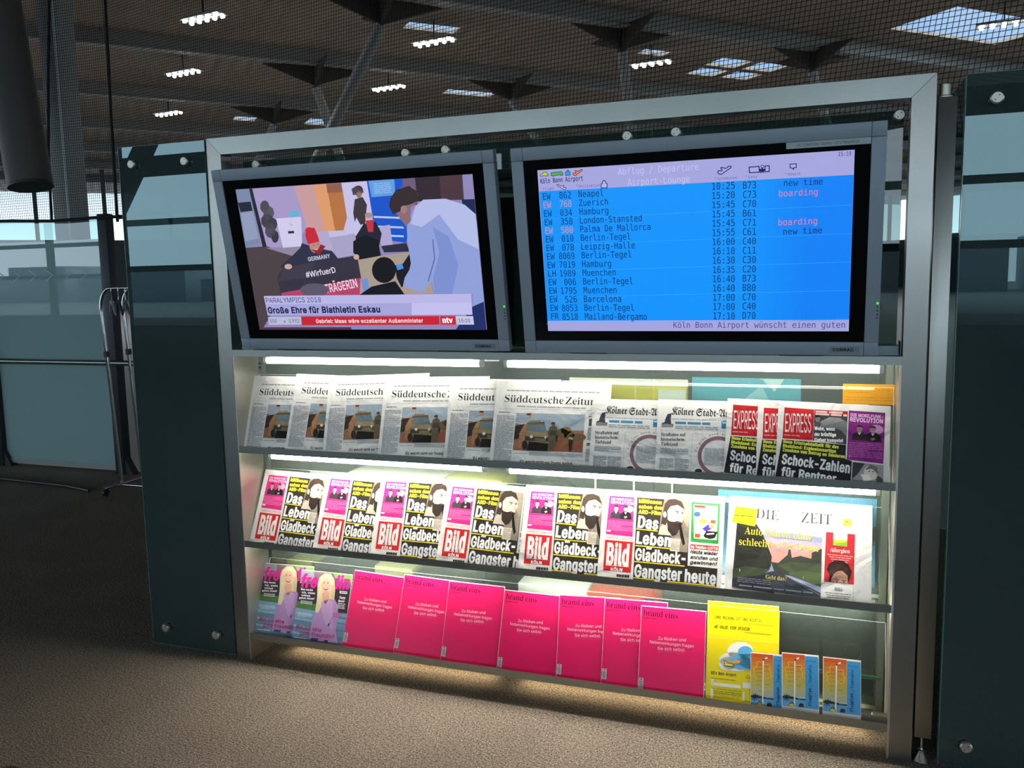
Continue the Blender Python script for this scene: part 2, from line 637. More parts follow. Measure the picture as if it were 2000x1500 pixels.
bp = n.new('ShaderNodeBump'); bp.inputs['Strength'].default_value = .8; bp.inputs['Distance'].default_value = .006
l.new(n3.outputs['Fac'], bp.inputs['Height']); l.new(bp.outputs[0], b.inputs['Normal'])
CARPET = m
struct(MB().box(-90, 90, -30, 110, -.12, 0, CARPET), 'floor')
struct(MB().box(-90, 90, 2.56, 110, 0, .004, plain('#a8a6a2', .35, name='hall_terrazzo')), 'floor_hall')
struct(MB().box(-150, 150, -140, -30, -.3, -.12, plain('#8f9694', .9, name='apron_concrete')), 'ground')
ob = MB()
for k in range(-12, 13):
    ob.box(k * 11 - 4.5, k * 11 + 4.5, -80, -72, -.2, 2.2 + (k * 37 % 5) * .5, plain('#cfd8db', .9, name='far_building_grey'))
struct(ob, 'wall_outside')

# -- hall ceiling: profiled metal deck on a diagonal grid, with skylight openings
m, n, l, b = new_mat('brown_profiled_deck')
t_ = n.new('ShaderNodeTexCoord')
mp = n.new('ShaderNodeMapping'); mp.inputs['Rotation'].default_value = (0, 0, PI / 4)
l.new(t_.outputs['Object'], mp.inputs[0])
wv = n.new('ShaderNodeTexWave'); wv.inputs['Scale'].default_value = .55; wv.bands_direction = 'Y'
l.new(mp.outputs[0], wv.inputs['Vector'])
nn = noise(n, l, .25, 3)
rr = ramp(n, l, nn.outputs['Fac'], [(.3, '#84766a'), (.7, '#9c8d7f')])
l.new(rr.outputs[0], b.inputs['Base Color'])
b.inputs['Roughness'].default_value = .7
bp = n.new('ShaderNodeBump'); bp.inputs['Strength'].default_value = .5; bp.inputs['Distance'].default_value = .2
l.new(wv.outputs[0], bp.inputs['Height']); l.new(bp.outputs[0], b.inputs['Normal'])
DECK = m
HALL_STEEL = plain('#8d8f8e', .55, .1, name='hall_steel_paint')
DARK_FIN = plain('#3b342b', .8, name='dark_fin_plate')
UW = Matrix(((-math.sqrt(.5), math.sqrt(.5), 0, 0), (math.sqrt(.5), math.sqrt(.5), 0, 0), (0, 0, 1, 0), (0, 0, 0, 1)))  # (u, w, z) -> world
HOLES = [(15.4, 17.9, 23.6, 28.8), (22.9, 24.0, 20.8, 22.2), (22.9, 24.0, 22.6, 24.0), (24.4, 25.4, 21.0, 22.3), (24.4, 25.4, 22.7, 24.0),
         (22.9, 23.5, 17.4, 18.5), (22.9, 23.6, 8.7, 10.4), (31.2, 32.0, 13.2, 15.4), (19.9, 20.6, 2.4, 4.4), (40.0, 41.0, 5.8, 6.8), (39.4, 41, 9.2, 10.4), (15.8, 17.6, 30.5, 33.5)]
us = sorted({-40, 78, *[h[0] for h in HOLES], *[h[1] for h in HOLES]})
ws = sorted({-45, 80, *[h[2] for h in HOLES], *[h[3] for h in HOLES]})
ce = MB()
for i in range(len(us) - 1):
    run = None
    for j in range(len(ws)):
        solid = j < len(ws) - 1 and not any(h[0] - 1e-6 <= us[i] and us[i + 1] <= h[1] + 1e-6 and h[2] - 1e-6 <= ws[j] and ws[j + 1] <= h[3] + 1e-6 for h in HOLES)
        if solid and run is None:
            run = ws[j]
        if not solid and run is not None:
            ce.box(us[i], us[i + 1], run, ws[j], 9.4, 9.5, DECK, M=UW)
            run = None
struct(ce, 'ceiling')
for k in range(-1, 8):
    u = 11.8 + 7.7 * k
    rb = MB().box(u - .11, u + .11, -45, 80, 8.98, 9.4, HALL_STEEL, M=UW)
    rb.box(u - .2, u + .2, -45, 80, 8.94, 8.98, HALL_STEEL, M=UW)
    struct(rb, 'ceiling_beam')
# -- lounge window front behind the viewer (seen in the glass and steel)
WALL = plain('#3c4346', .8, name='dark_wall_paint')
FRAME = plain('#4b5457', .5, .2, name='window_frame_paint')
wf = MB()
wf.box(-40, 40, -9.7, -9.5, 0, .75, WALL).box(-40, 40, -9.75, -9.45, 3.35, 3.65, plain('#7d888b', .8, name='spandrel_grey')).box(-40, 40, -9.7, -9.5, 4.4, 9.4, WALL)
struct(wf, 'wall_front')
wn = MB()
for k in range(-13, 14):
    wn.box(k * 2.4 - .06, k * 2.4 + .06, -9.66, -9.5, .75, 4.4, FRAME)
for z in (1.75, 2.55):
    wn.box(-40, 40, -9.64, -9.52, z - .05, z + .05, FRAME)
struct(wn, 'window_1')
for k in range(-2, 3):
    br = MB().tube([(k * 9.6 - 10.8, -8.9, .2), (k * 9.6 - 6.5, -8.9, 6.3)], .17, HALL_STEEL, 14)
    br.tube([(k * 9.6 - 2.2, -8.9, .2), (k * 9.6 - 6.5, -8.9, 6.3)], .17, HALL_STEEL, 14)
    tag(br.build('brace_frame'), 'pair of leaning steel tubes in front of the lounge windows', 'brace', 'window front braces')
# -- low walls that close the far side of the hall
fw = MB()
fw.box(60, 61, -45, 80, 0, 4.6, WALL, M=UW)
fw.box(-40, 60, 70, 71, 0, 4.6, WALL, M=UW)
struct(fw, 'wall_far')
ff = MB()
for k in range(-12, 20):
    ff.box(59.8, 60.1, k * 4 - .12, k * 4 + .12, 4.6, 9.4, FRAME, M=UW)
struct(ff, 'window_2')

# ================================================================== glass partition on the left
FILM = glass('frosted_partition_film', (.40, .55, .55), (.34, .50, .50), .72, 1.6)
CLEARP = glass('clear_partition_glass', (.62, .76, .76), (.2, .3, .3), .12, 1.5)
ALU = plain('#8f9492', .4, .6, name='aluminium_profile')
MULL = plain('#26292d', .45, .4, name='dark_mullion_paint')
for k in range(-4, 1):
    x0, x1 = -4.2 + 1.25 * k, -2.95 + 1.25 * k
    wnd = MB()
    wnd.box(x0 + .045, x1 - .045, 2.495, 2.507, .06, 1.79, FILM)
    wnd.box(x0 + .045, x1 - .045, 2.495, 2.507, 1.79, 1.95, CLEARP)
    o = struct(wnd, 'window_%d' % (k + 7))
    MB().box(x0 + .045, x1 - .045, 2.485, 2.515, .025, .06, ALU).build('sill', o)
    dec = MB()                                                     # etched chevron band
    q = x0 + .1
    while q < x1 - .14:
        for sgn in (1, -1):
            dec.add([(q, 2.4935, 1.53 + sgn * .045), (q + .07, 2.4935, 1.53), (q + .085, 2.4935, 1.53), (q + .015, 2.4935, 1.53 + sgn * .045)], [(0, 1, 2, 3)], plain('#a9c4c0', .6, name='etched_film'))
        q += .17
    dec.build('etched_band', o)
    ml = MB().box(x1 - .042, x1 + .042, 2.45, 2.53, 0, 1.97, MULL, .006)
    ml.prism([(x1 + .042, 0), (x1 + .12, 0), (x1 + .042, .13)], 2.46, 2.52, MULL)
    struct(ml, 'trim_%d' % (k + 5))
rail = thing('handrail', 'steel handrail running along the frosted glass partition', 'handrail', (-5.5, 2.4, 0))
MB().tube([(-4, 0, .865), (4.2, 0, .865)], .021, STEEL_H, 14).build('rail', rail)
for k in range(-4, 1):
    MB().tube([(2.55 + 1.25 * k, 0, .865), (2.55 + 1.25 * k, .05, .865)], .012, CHROME, 8).build('bracket', rail)
cb = MB().tube([(-6.2, 2.12, .012), (-4.8, 2.09, .012), (-3.71, 2.05, .012), (-3.0, 2.0, .012), (-2.72, 1.93, .012)], .011, BLACK, 8)
tag(cb.build('floor_cable'), 'black cable lying on the carpet before the frosted partition', 'cable')

# ================================================================== left and right side glass panels
def standoff(parent, x, z, r=.0165, y=-.012):
    s = MB()
    Mx = Matrix.Translation((x, y, z)) @ Matrix.Rotation(PI / 2, 4, 'X')
    s.lathe([(0, .012), (r * .8, .012), (r, .009), (r, -.002), (r * .62, -.004), (r * .62, -.055), (0, -.055)], STEEL_P, M=Mx)
    o = s.build('standoff', parent)
    d = MB()
    for a in (.9, .9 + PI):
        d.lathe([(.0018, 0), (0, .0001)], BLACK, M=Mx @ Matrix.Translation((r * .45 * math.cos(a), r * .45 * math.sin(a), .0123)), n=8)
    d.build('pin_hole', o)
    return o
gp = thing('glass_panel', 'tinted glass panel with round steel fixings left of the lit newspaper rack', 'glass panel', (-.2, 0, 0))
pn = MB().box(-.194, .197, -.006, .006, .014, 1.937, GLASS_PANEL)
pn.box(-.1955, -.194, -.006, .006, .014, 1.937, GLASS_EDGE).box(-.1955, .197, -.006, .006, .0128, .014, GLASS_EDGE).box(-.1955, .197, -.006, .006, 1.937, 1.938, GLASS_EDGE)
pn.build('pane', gp)
for x, z in ((-.124, 1.872), (.116, 1.868), (.122, .087), (-.118, .087)):
    standoff(gp, x, z)
gr = thing('glass_panel', 'tall tinted glass panel at the right edge beyond the black gap and steel post', 'glass panel', (2.43, 0, 0))
pn = MB().box(.0, 1.6, -.006, .006, .012, 1.930, GLASS_PANEL)
pn.box(-.0012, .0, -.006, .006, .012, 1.93, GLASS_EDGE).box(0, 1.6, -.006, .006, 1.93, 1.9315, GLASS_EDGE)
pn.build('pane', gr)
rt = MB().box(.0, .012, .03, .92, .012, 1.930, GLASS_PANEL)
rt.box(0, .012, .0285, .03, .012, 1.93, GLASS_EDGE)
rt.build('return_pane', gr)
for x, z in ((.070, 1.863), (.068, .080), (1.3, 1.863)):
    standoff(gr, x, z)
pp = thing('pivot_post', 'steel pivot post with chrome foot between rack and right glass panel', 'post', (2.388, .03, 0))
MB().box(-.0225, .0225, -.03, .03, .079, 1.879, STEEL_V, .0015).build('column', pp)
MB().lathe([(.012, 1.879), (.020, 1.879), (.020, 1.884), (.0145, 1.887), (.0145, 1.915), (.0, 1.915)], STEEL_P, (-.004, 0, 0), 20).build('pivot_cap', pp)
MB().lathe([(0, .0), (.024, .0), (.024, .004), (.010, .030), (.010, .036), (.005, .037), (.005, .08)], CHROME, (0, -.012, 0), 24).build('levelling_foot', pp)

# ================================================================== newspaper rack
ZT = [1.187, .828, .468, .107]
ZB_ = [1.163, .8044, .4444, .0815]
rack = thing('newspaper_rack', 'steel framed lit rack holding two screens and three rows of newspapers', 'rack', (0, 0, 0))
g = .0006
MB().prism([(0, 0), (.06, 0), (.06, 1.884 - g), (0, 1.9425 - g)], .0, .06, STEEL_V).build('post', rack)
MB().prism([(2.30, 0), (2.36, 0), (2.36, 1.9425 - g), (2.30, 1.884 - g)], .0, .06, STEEL_V).build('post', rack)
MB().prism([(.0008, 1.9425), (.0605, 1.884), (2.2995, 1.884), (2.3592, 1.9425)], .0, .06, STEEL_H).build('top_beam', rack)
for x0, x1 in ((.0602, .064), (2.294, 2.2996)):
    sd = MB().box(x0, x1, .001, .1445, .0, 1.163, STEEL_P)
    sd.build('side_panel', rack)
ms = MB().box(.0602, 2.2996, 0, .0025, ZB_[0], ZT[0], STEEL_H).box(.0602, 2.2996, .0025, .16, ZT[0] - .003, ZT[0], STEEL_H)
ms.box(.0645, 2.2935, .0025, .03, ZB_[0], ZB_[0] + .002, STEEL_H)
ms.build('monitor_shelf', rack)
TILT = {1: 20, 2: 25, 3: 21}
for row in (1, 2, 3):
    zt, zb = ZT[row], ZB_[row]
    sh = MB().box(.0645, 2.2935, 0, .0018, zb, zt, STEEL_H).box(.0645, 2.2935, .0018, .066, zb, zb + .0018, STEEL_P)
    if row == 3:                                                   # angle cleats with screws at both ends
        for x0, x1 in ((.0645, .16), (2.20, 2.2935)):
            sh.box(x0, x1, .046, .066, zb + .0018, zb + .026, STEEL_P)
            for yy in (.05, .058):
                sh.lathe([(.0042, 0), (.003, .0008), (0, .0008)], CHROME, (x0 + .055, yy, zb + .026), 12)
    so_ = sh.build('shelf', rack)
    a = math.radians(TILT[row])
    Mx = Matrix.Translation((0, .044, zb + .002)) @ Matrix.Rotation(-a, 4, 'X')
    H_ = .292
    if row != 3:
        ac = MB().box(.068, 2.2905, -.002, .002, 0, H_, ACRYLIC, M=Mx)
    else:                                                           # finger hole near the right end
        ac = MB()
        cx, cz, rr_ = 2.199, .195, .023
        ac.box(.068, cx - .03, -.002, .002, 0, H_, ACRYLIC, M=Mx).box(cx + .03, 2.2905, -.002, .002, 0, H_, ACRYLIC, M=Mx)
        ac.box(cx - .03, cx + .03, -.002, .002, 0, cz - .03, ACRYLIC, M=Mx).box(cx - .03, cx + .03, -.002, .002, cz + .03, H_, ACRYLIC, M=Mx)
        N = 40
        inn = [(cx + rr_ * math.cos(2 * PI * k / N), cz + rr_ * math.sin(2 * PI * k / N)) for k in range(N)]
        outq = []
        for k in range(N):
            c_, s_ = math.cos(2 * PI * k / N), math.sin(2 * PI * k / N)
            q = .03 / max(abs(c_), abs(s_)); outq.append((cx + q * c_, cz + q * s_))
        for yy in (-.002, .002):
            ac.add([(p[0], yy, p[1]) for p in inn + outq], [((k, (k + 1) % N, N + (k + 1) % N, N + k) if yy > 0 else (N + k, N + (k + 1) % N, (k + 1) % N, k)) for k in range(N)], ACRYLIC, M=Mx)
        ac.add([(p[0], yy, p[1]) for yy in (-.002, .002) for p in inn], [(k, (k + 1) % N, N + (k + 1) % N, N + k) for k in range(N)], ACRYLIC_EDGE, True, M=Mx)
    ac.box(.068, 2.2905, -.002, .002, H_, H_ + .0012, ACRYLIC_EDGE, M=Mx).box(2.2905, 2.2915, -.002, .002, 0, H_, ACRYLIC_EDGE, M=Mx).box(.067, .068, -.002, .002, 0, H_, ACRYLIC_EDGE, M=Mx)
    ac.build('acrylic_back', rack)
for x0, x1 in ((.066, .8125), (.8155, 1.5785), (1.5815, 2.292)):
    MB().box(x0, x1, .146, .152, .03, 1.162, GLASS_BACK).build('back_glass', rack)
    up = MB().box(x0, x1, .118, .124, 1.19, 1.872, GLASS_UPPER).box(x0, x1, .118, .124, 1.872, 1.8735, GLASS_EDGE)
    up.build('upper_glass', rack)
for x in (.136, .741, .89, 1.506, 1.656, 2.279):
    standoff(rack, x, 1.857, .016, .106)
MB().box(2.21, 2.292, .03, .10, 1.1875, 1.215, plain('#9fb4b8', .5, name='junction_box_grey'), .002).build('junction_box', rack)
MB().box(2.2965, 2.2985, .055, .11, 1.188, 1.225, BLACK).build('cable_clip', rack)
MB().box(.066, 2.292, .098, .101, .031, .0815, STEEL_H).build('light_baffle', rack)  # added unseen baffle that keeps the bottom tube's light off the front carpet
MB().box(1.62, 2.285, .153, .159, .168, .178, plain('#4fbf92', .2, name='green_glass_edge')).box(1.62, 2.285, .153, .30, .1705, .1755, GLASS_BACK).build('glass_ledge', rack)
# dark back board and rear shelf boards on the far side of the glass
rear = MB()
for z in (1.17, .80, .44, .08):
    rear.box(.07, 2.29, .16, .42, z - .012, z, plain('#8b918c', .6, name='rear_shelf_grey'))
rear.build('rear_shelf', rack)
MB().box(.07, .09, .155, .42, 0, 1.17, STEEL_P).box(2.27, 2.29, .155, .42, 0, 1.17, STEEL_P).build('rear_side', rack)

# ================================================================== tube lamps
def tube_lamp(x0, x1, y, z, label, strength):
    t = thing('tube_lamp', label, 'lamp', ((x0 + x1) / 2, y, z))
    h = (x1 - x0) / 2
    MB().tube([(-h + .012, 0, 0), (h - .012, 0, 0)], .0125, glow('#fff6e8' if strength > 10 else '#ffe3b4', strength), 16, True).build('tube', t)
    for s in (-1, 1):
        e = MB().tube([(s * h, 0, 0), (s * (h - .012), 0, 0)], .0135, plain('#d8d8d2', .4, name='lamp_cap_white'), 14)
        e.box(s * (h - .02) - .008, s * (h - .02) + .008, -.006, .006, .004, .0145, plain('#d8d8d2', .4))
        e.build('end_cap', t)
    return t
XL, XR = (.165, 1.028), (1.104, 2.256)
for row, z, y, nm in ((1, 1.1465, .05, 'under the upper ledge below the screens'), (2, .7895, .05, 'under the top newspaper shelf'), (3, .430, .098, 'behind the lip of the middle shelf'), (4, .046, .135, 'under the bottom shelf near the carpet')):
    tube_lamp(*XL, y, z, 'white glowing tube lamp %s, short left one' % nm, TUBE_STRENGTH[row])
    tube_lamp(*XR, y, z, 'white glowing tube lamp %s, long right one' % nm, TUBE_STRENGTH[row])

# ================================================================== screens
SILVER = plain('#8b98a3', .5, .15, name='silver_plastic')
SILVER_D = plain('#6d757c', .55, .1, name='silver_plastic_side')
SCREEN_BLACK = plain('#050507', .16, name='black_screen_glass')
def monitor(x0, yb, w, h, tilt, label):
    M = Matrix.Translation((x0, yb, 1.193)) @ Matrix.Rotation(tilt, 4, 'X') @ Matrix(((1, 0, 0, 0), (0, 0, -1, 0), (0, 1, 0, 0), (0, 0, 0, 1)))
    # local: x right, y up the screen, z towards the viewer
    t = empty('flat_screen', M, label=label, category='screen')
    b_, c_ = .037, .0385
    hs = MB()
    z1, z0 = 0.0, -.03
    for (xa, xb, ya, yb_) in ((b_, w - b_, h - c_, h), (b_, w - b_, 0, c_), (0, b_, c_, h - c_), (w - b_, w, c_, h - c_),
                              (0, b_, 0, c_), (w - b_, w, 0, c_), (0, b_, h - c_, h), (w - b_, w, h - c_, h)):
        hs.box(xa + .0004, xb - .0004, ya + .0004, yb_ - .0004, z0, z1, SILVER, .0012)
    hs.build('bezel', t)
    bk = MB()
    a = [(0.001, .001), (w - .001, .001), (w - .001, h - .001), (.001, h - .001)]
    q = [(.02, .014), (w - .02, .014), (w - .02, h - .03), (.02, h - .03)]
    r_ = [(.10, .05), (w - .10, .05), (w - .10, h - .08), (.10, h - .08)]
    vs_ = [(*p, -.03) for p in a] + [(*p, -.055) for p in q] + [(*p, -.085) for p in r_]
    fs = [(k, (k + 1) % 4, 4 + (k + 1) % 4, 4 + k) for k in range(4)] + [(4 + k, 4 + (k + 1) % 4, 8 + (k + 1) % 4, 8 + k) for k in range(4)] + [(8, 9, 10, 11)]
    bk.add(vs_, fs, SILVER_D)
    bk.build('back_cover', t)
    MB().box(b_, w - b_, c_, h - c_, -.012, -.004, SCREEN_BLACK).build('glass_front', t)
    ft = MB()
    for x in (.2, w - .2):
        ft.box(x - .06, x + .06, -.0055, 0, -.07, -.012, BLACK, .001)
    ft.build('foot', t)
    arm = MB()
    for x in (.3, w - .3):
        arm.box(x - .02, x + .02, .15, .5, -.10, -.085, DARK_STEEL)
    arm.build('wall_bracket', t)
    e = MB().lathe([(.0030, 0), (.0026, .0012), (0, .0018)], glow('#39ff20', 1.6), (w - .0065, .147, .0002), 12)
    e.build('power_light', t)
    for k in range(4):
        MB().lathe([(.0021, 0), (.0018, .0009), (0, .0009)], BLACK, (w - .0065, .137 - .0102 * k, .0002), 10).build('button', t)
    bd = MB().box(w - .125, w - .048, .0085, .026, 0, .0006, plain('#7f8b95', .5, .15, name='badge_plate'))
    v, f, tw = text_shape('CONRAC', 'sans', .045)
    bd.add([(w - .117 + p[0] * .054 / tw, .013 + p[1] * .0085, .0009) for p in v], f, BLACK)
    bd.build('maker_badge', t)
    return t
T1 = monitor(.1228, -.021, 1.0259, .6272, .1876, 'left flat screen showing a news broadcast of a crowded office')
T2 = monitor(1.211, -.0524, 1.0225, .6207, .1734, 'right flat screen showing a blue departure board')
for t_ in (T1, T2):
    t_['group'] = 'tilted screens on the rack ledge'

def emissive(c):
    return glow(c, 1.0)

# ---- left screen: news picture (laid out in the units of a straightened still)
q = [(190, 322), (1687, 228), (1775, 1208), (340, 1205)]
PW, PH = .867, .488
S = Sheet(PW, PH, q, inks=emissive)
p = 'picture'
S.rect(p, 190, 322, 1775, 1208, '#8f84b8', 0)
S.poly(p, [(290, 318), (760, 288), (820, 585), (700, 590), (640, 560), (560, 690), (380, 690)], '#a597c6', 1)        # lilac wall
S.poly(p, [(560, 300), (765, 288), (822, 590), (720, 590), (640, 560)], '#c79a9c', 2)
S.poly(p, [(680, 293), (765, 288), (822, 590), (760, 590)], '#dc9a6a', 3)
S.poly(p, [(765, 288), (860, 282), (895, 500), (870, 590), (820, 585)], '#b5713f', 4)
S.poly(p, [(765, 288), (858, 282), (868, 340), (772, 345)], '#8f5b48', 5)
S.poly(p, [(857, 282), (1030, 270), (1060, 560), (1100, 640), (870, 600), (890, 500)], '#c4bfe6', 2)
S.poly(p, [(190, 322), (280, 317), (345, 660), (240, 690)], '#7a86a6', 1)
S.poly(p, [(205, 405), (285, 398), (298, 455), (222, 465)], '#1d2233', 3)
S.poly(p, [(225, 470), (300, 460), (335, 630), (250, 650)], '#8f9bb8', 3)
S.poly(p, [(276, 317), (296, 316), (386, 680), (362, 688)], '#20222c', 4)
S.poly(p, [(240, 690), (390, 680), (560, 740), (500, 830), (480, 1000), (360, 1200), (340, 1205)], '#4a3f44', 2)      # floor
S.poly(p, [(380, 690), (600, 680), (720, 720), (560, 745)], '#8d86a0', 3)
S.poly(p, [(940, 760), (1290, 720), (1420, 900), (1440, 980), (960, 990)], '#a79a8c', 3)
S.poly(p, [(1020, 268), (1250, 254), (1290, 500), (1270, 660), (1120, 640), (1060, 520)], '#1552c8', 3)                # blue board
S.poly(p, [(1030, 268), (1195, 258), (1200, 360), (1050, 372)], '#5f9be0', 4)
S.lines(p, 1062, 285, 1180, 350, 6, '#8fb8ea', 5)
for y in (490, 550, 605):
    S.poly(p, [(1062, y), (1250, y + 8), (1255, y + 20), (1066, y + 12)], '#b9c8ee', 5)
S.poly(p, [(1245, 255), (1330, 248), (1340, 420), (1260, 430)], '#6d5a78', 4)
S.poly(p, [(1325, 250), (1480, 240), (1490, 390), (1340, 400)], '#32232f', 5)
S.poly(p, [(1478, 240), (1625, 232), (1635, 390), (1490, 392)], '#49323a', 5)
S.poly(p, [(1622, 232), (1690, 228), (1700, 390), (1632, 390)], '#8e86b8', 5)
S.poly(p, [(1620, 388), (1705, 385), (1715, 520), (1640, 540)], '#1c2050', 6)
for (cx, cy, rx, ry, c) in ((375, 430, 30, 40, '#4a4852'), (400, 470, 35, 45, '#55535c'), (390, 520, 40, 45, '#3f3d48'), (410, 580, 34, 50, '#4d4b56'), (425, 540, 30, 40, '#3b3a45'), (440, 620, 24, 40, '#35333d')):
    S.ell(p, cx, cy, rx, ry, c, 5, 9)
S.poly(p, [(447, 505), (605, 495), (612, 680), (490, 690)], '#cfc9ea', 6)                                              # counter
S.poly(p, [(530, 460), (590, 456), (596, 490), (536, 494)], '#58b6cf', 7)
S.poly(p, [(522, 585), (560, 583), (562, 598), (524, 600)], '#232338', 7)
S.poly(p, [(525, 530), (550, 548), (545, 548)], '#232338', 7)
S.poly(p, [(700, 590), (780, 586), (820, 750), (700, 730)], '#b0a8cd', 5)
S.poly(p, [(780, 625), (940, 600), (970, 730), (830, 755)], '#a8a0c6', 6)                                              # sofa
S.poly(p, [(775, 585), (890, 580), (900, 610), (785, 625)], '#c2bbdf', 7)
S.poly(p, [(1100, 560), (1165, 545), (1185, 680), (1110, 690)], '#aea6cf', 6)
S.ell(p, 968, 330, 30, 32, '#3a3038', 7); S.ell(p, 972, 355, 17, 22, '#8f6f66', 8)                                     # standing person
S.poly(p, [(945, 385), (995, 370), (1022, 420), (1010, 540), (980, 545), (955, 500), (945, 530), (935, 470)], '#3d323a', 8)
S.poly(p, [(925, 320), (955, 300), (1005, 340), (935, 360)], '#4a3f46', 8)
S.ell(p, 1035, 500, 24, 26, '#c9a9a0', 9); S.ell(p, 1034, 485, 25, 17, '#9f8d92', 10)                                   # seated person
S.poly(p, [(1000, 540), (1075, 525), (1115, 600), (1090, 720), (960, 740), (950, 620)], '#1f2030', 9)
S.poly(p, [(1012, 520), (1065, 515), (1062, 590), (1030, 592)], '#c0303f', 10)
S.poly(p, [(935, 650), (1000, 610), (1090, 640), (1110, 740), (975, 765), (935, 720)], '#111119', 11)
S.poly(p, [(1110, 680), (1270, 660), (1290, 715), (1130, 720)], '#2a2740', 8)
S.poly(p, [(610, 660), (700, 690), (800, 710), (840, 760), (760, 800), (520, 830), (470, 810), (560, 730), (600, 690)], '#2b2d45', 10)   # person with banner
S.ell(p, 695, 678, 36, 44, '#b98a80', 11); S.poly(p, [(632, 610), (640, 575), (690, 562), (712, 615), (722, 650), (650, 668), (640, 640)], '#c62430', 12)
S.ell(p, 660, 580, 28, 20, '#d02a36', 12)
S.poly(p, [(665, 700), (720, 735), (760, 680), (730, 668), (710, 705)], '#8d2028', 12)
S.ell(p, 688, 672, 3, 3, '#30201c', 13); S.ell(p, 712, 668, 3, 3, '#30201c', 13); S.stroke(p, [(688, 697), (700, 702), (712, 695)], .0012, '#f0e0d8', 13)
S.text(p, 'GERMANY', (652, 775), (792, 752), 26, '#c8c6dc', 13, bold=.02)
S.poly(p, [(500, 812), (960, 738), (985, 885), (478, 990), (455, 870)], '#34303f', 13)
S.poly(p, [(500, 812), (700, 780), (640, 880), (455, 900)], '#3d3948', 14)
S.text(p, '#WirfuerD', (640, 878), (826, 845), 36, '#e4e2f2', 15, bold=.012)
S.ell(p, 525, 808, 24, 17, '#c9a79c', 15); S.ell(p, 955, 748, 18, 17, '#c9a79c', 15)
S.poly(p, [(478, 975), (980, 880), (975, 990), (490, 995)], '#b2406a', 14)
S.text(p, 'TRÄGERIN', (765, 975), (965, 937), 56, '#e9d4e4', 16, bold=.015)
S.ell(p, 690, 955, 90, 42, '#5d5468', 17)
S.poly(p, [(985, 890), (1025, 880), (1040, 960), (1000, 970)], '#6f8fd0', 17)
S.ell(p, 1130, 830, 76, 82, '#101016', 18); S.poly(p, [(1050, 935), (1200, 900), (1260, 985), (970, 990)], '#12111a', 18)  # head in front
S.poly(p, [(1200, 800), (1250, 790), (1290, 730), (1310, 800), (1290, 900), (1240, 940), (1210, 880)], '#15151d', 18)    # camera
S.poly(p, [(1205, 800), (1245, 790), (1255, 820), (1215, 832)], '#4a90e0', 19)
S.poly(p, [(1290, 500), (1330, 430), (1380, 388), (1520, 382), (1640, 420), (1712, 480), (1762, 1060), (1690, 1110), (1690, 980), (1450, 980), (1430, 900), (1370, 975), (1250, 930), (1260, 880), (1290, 830), (1300, 790), (1280, 650), (1275, 560)], '#8f9fd8', 20)   # reporter, pale jumper
S.poly(p, [(1380, 388), (1520, 382), (1640, 420), (1712, 480), (1730, 700), (1600, 640), (1480, 480), (1370, 560), (1300, 540), (1330, 430)], '#b3bce6', 21)
S.poly(p, [(1440, 560), (1480, 720), (1440, 880), (1450, 980), (1560, 980), (1600, 800), (1540, 620)], '#7c8fd0', 21)
S.stroke(p, [(1440, 640), (1450, 760), (1410, 900)], .004, '#5b69a8', 22)
S.poly(p, [(1175, 440), (1190, 360), (1240, 310), (1310, 305), (1345, 350), (1340, 400), (1300, 440), (1300, 520), (1270, 555), (1215, 480)], '#8a6a70', 22)
S.poly(p, [(1165, 430), (1172, 380), (1210, 325), (1290, 300), (1340, 335), (1350, 395), (1290, 420), (1240, 430), (1235, 460), (1190, 480)], '#33262b', 23)
S.ell(p, 1258, 450, 20, 26, '#9c7c80', 24)
S.poly(p, [(1690, 1060), (1765, 1030), (1775, 1208), (1580, 1208)], '#1b2c66', 21)
S.poly(p, [(345, 1190), (920, 1190), (925, 1208), (340, 1205)], '#4f3444', 17)
c = 'caption'
S.poly(c, [(372, 992), (1680, 980), (1683, 1035), (382, 1045)], '#b9b6e6', 25)
S.poly(c, [(382, 1045), (1683, 1035), (1688, 1112), (396, 1116)], '#a5a5da', 25)
S.poly(c, [(1305, 1038), (1683, 1035), (1688, 1112), (1305, 1113)], '#c2bfee', 26)
S.text(c, 'PARALYMPICS 2018', (388, 1035), (735, 1031), 31, '#23285c', 27)
S.text(c, 'Große Ehre für Biathletin Eskau', (400, 1100), (1108, 1095), 38, '#0c1140', 27, bold=.03)
S.poly(c, [(398, 1124), (606, 1123), (610, 1172), (404, 1174)], '#b9bbd8', 26)
S.text(c, '550', (413, 1160), (455, 1160), 22, '#30345c', 27)
S.text(c, '2.992', (532, 1160), (596, 1159), 22, '#30345c', 27)
S.poly(c, [(497, 1160), (503, 1142), (509, 1160), (505, 1160), (503, 1152), (501, 1160)], '#5b5f7c', 27)
S.poly(c, [(608, 1122), (1478, 1120), (1480, 1174), (612, 1176)], '#c91f2f', 26)
S.text(c, 'Gabriel: Maas wäre exzellenter Außenminister', (702, 1162), (1378, 1160), 24, '#f2cfd8', 27, bold=.03)
S.poly(c, [(1484, 1120), (1580, 1120), (1584, 1174), (1488, 1174)], '#d0202e', 26)
S.text(c, 'ntv', (1500, 1162), (1566, 1162), 34, '#ffffff', 27, bold=.05)
S.poly(c, [(1582, 1120), (1692, 1120), (1698, 1174), (1588, 1174)], '#c3c6e4', 26)
S.text(c, '15:20', (1602, 1160), (1674, 1160), 23, '#1d2048', 27)
def put_screen(t, S, x, y, z):
    for nm, mb in S.parts.items():
        for v in mb.v:
            v.x += x; v.y += y; v.z += z
        mb.build(nm, t)
put_screen(T1, S, .085, .0710, -.0042)

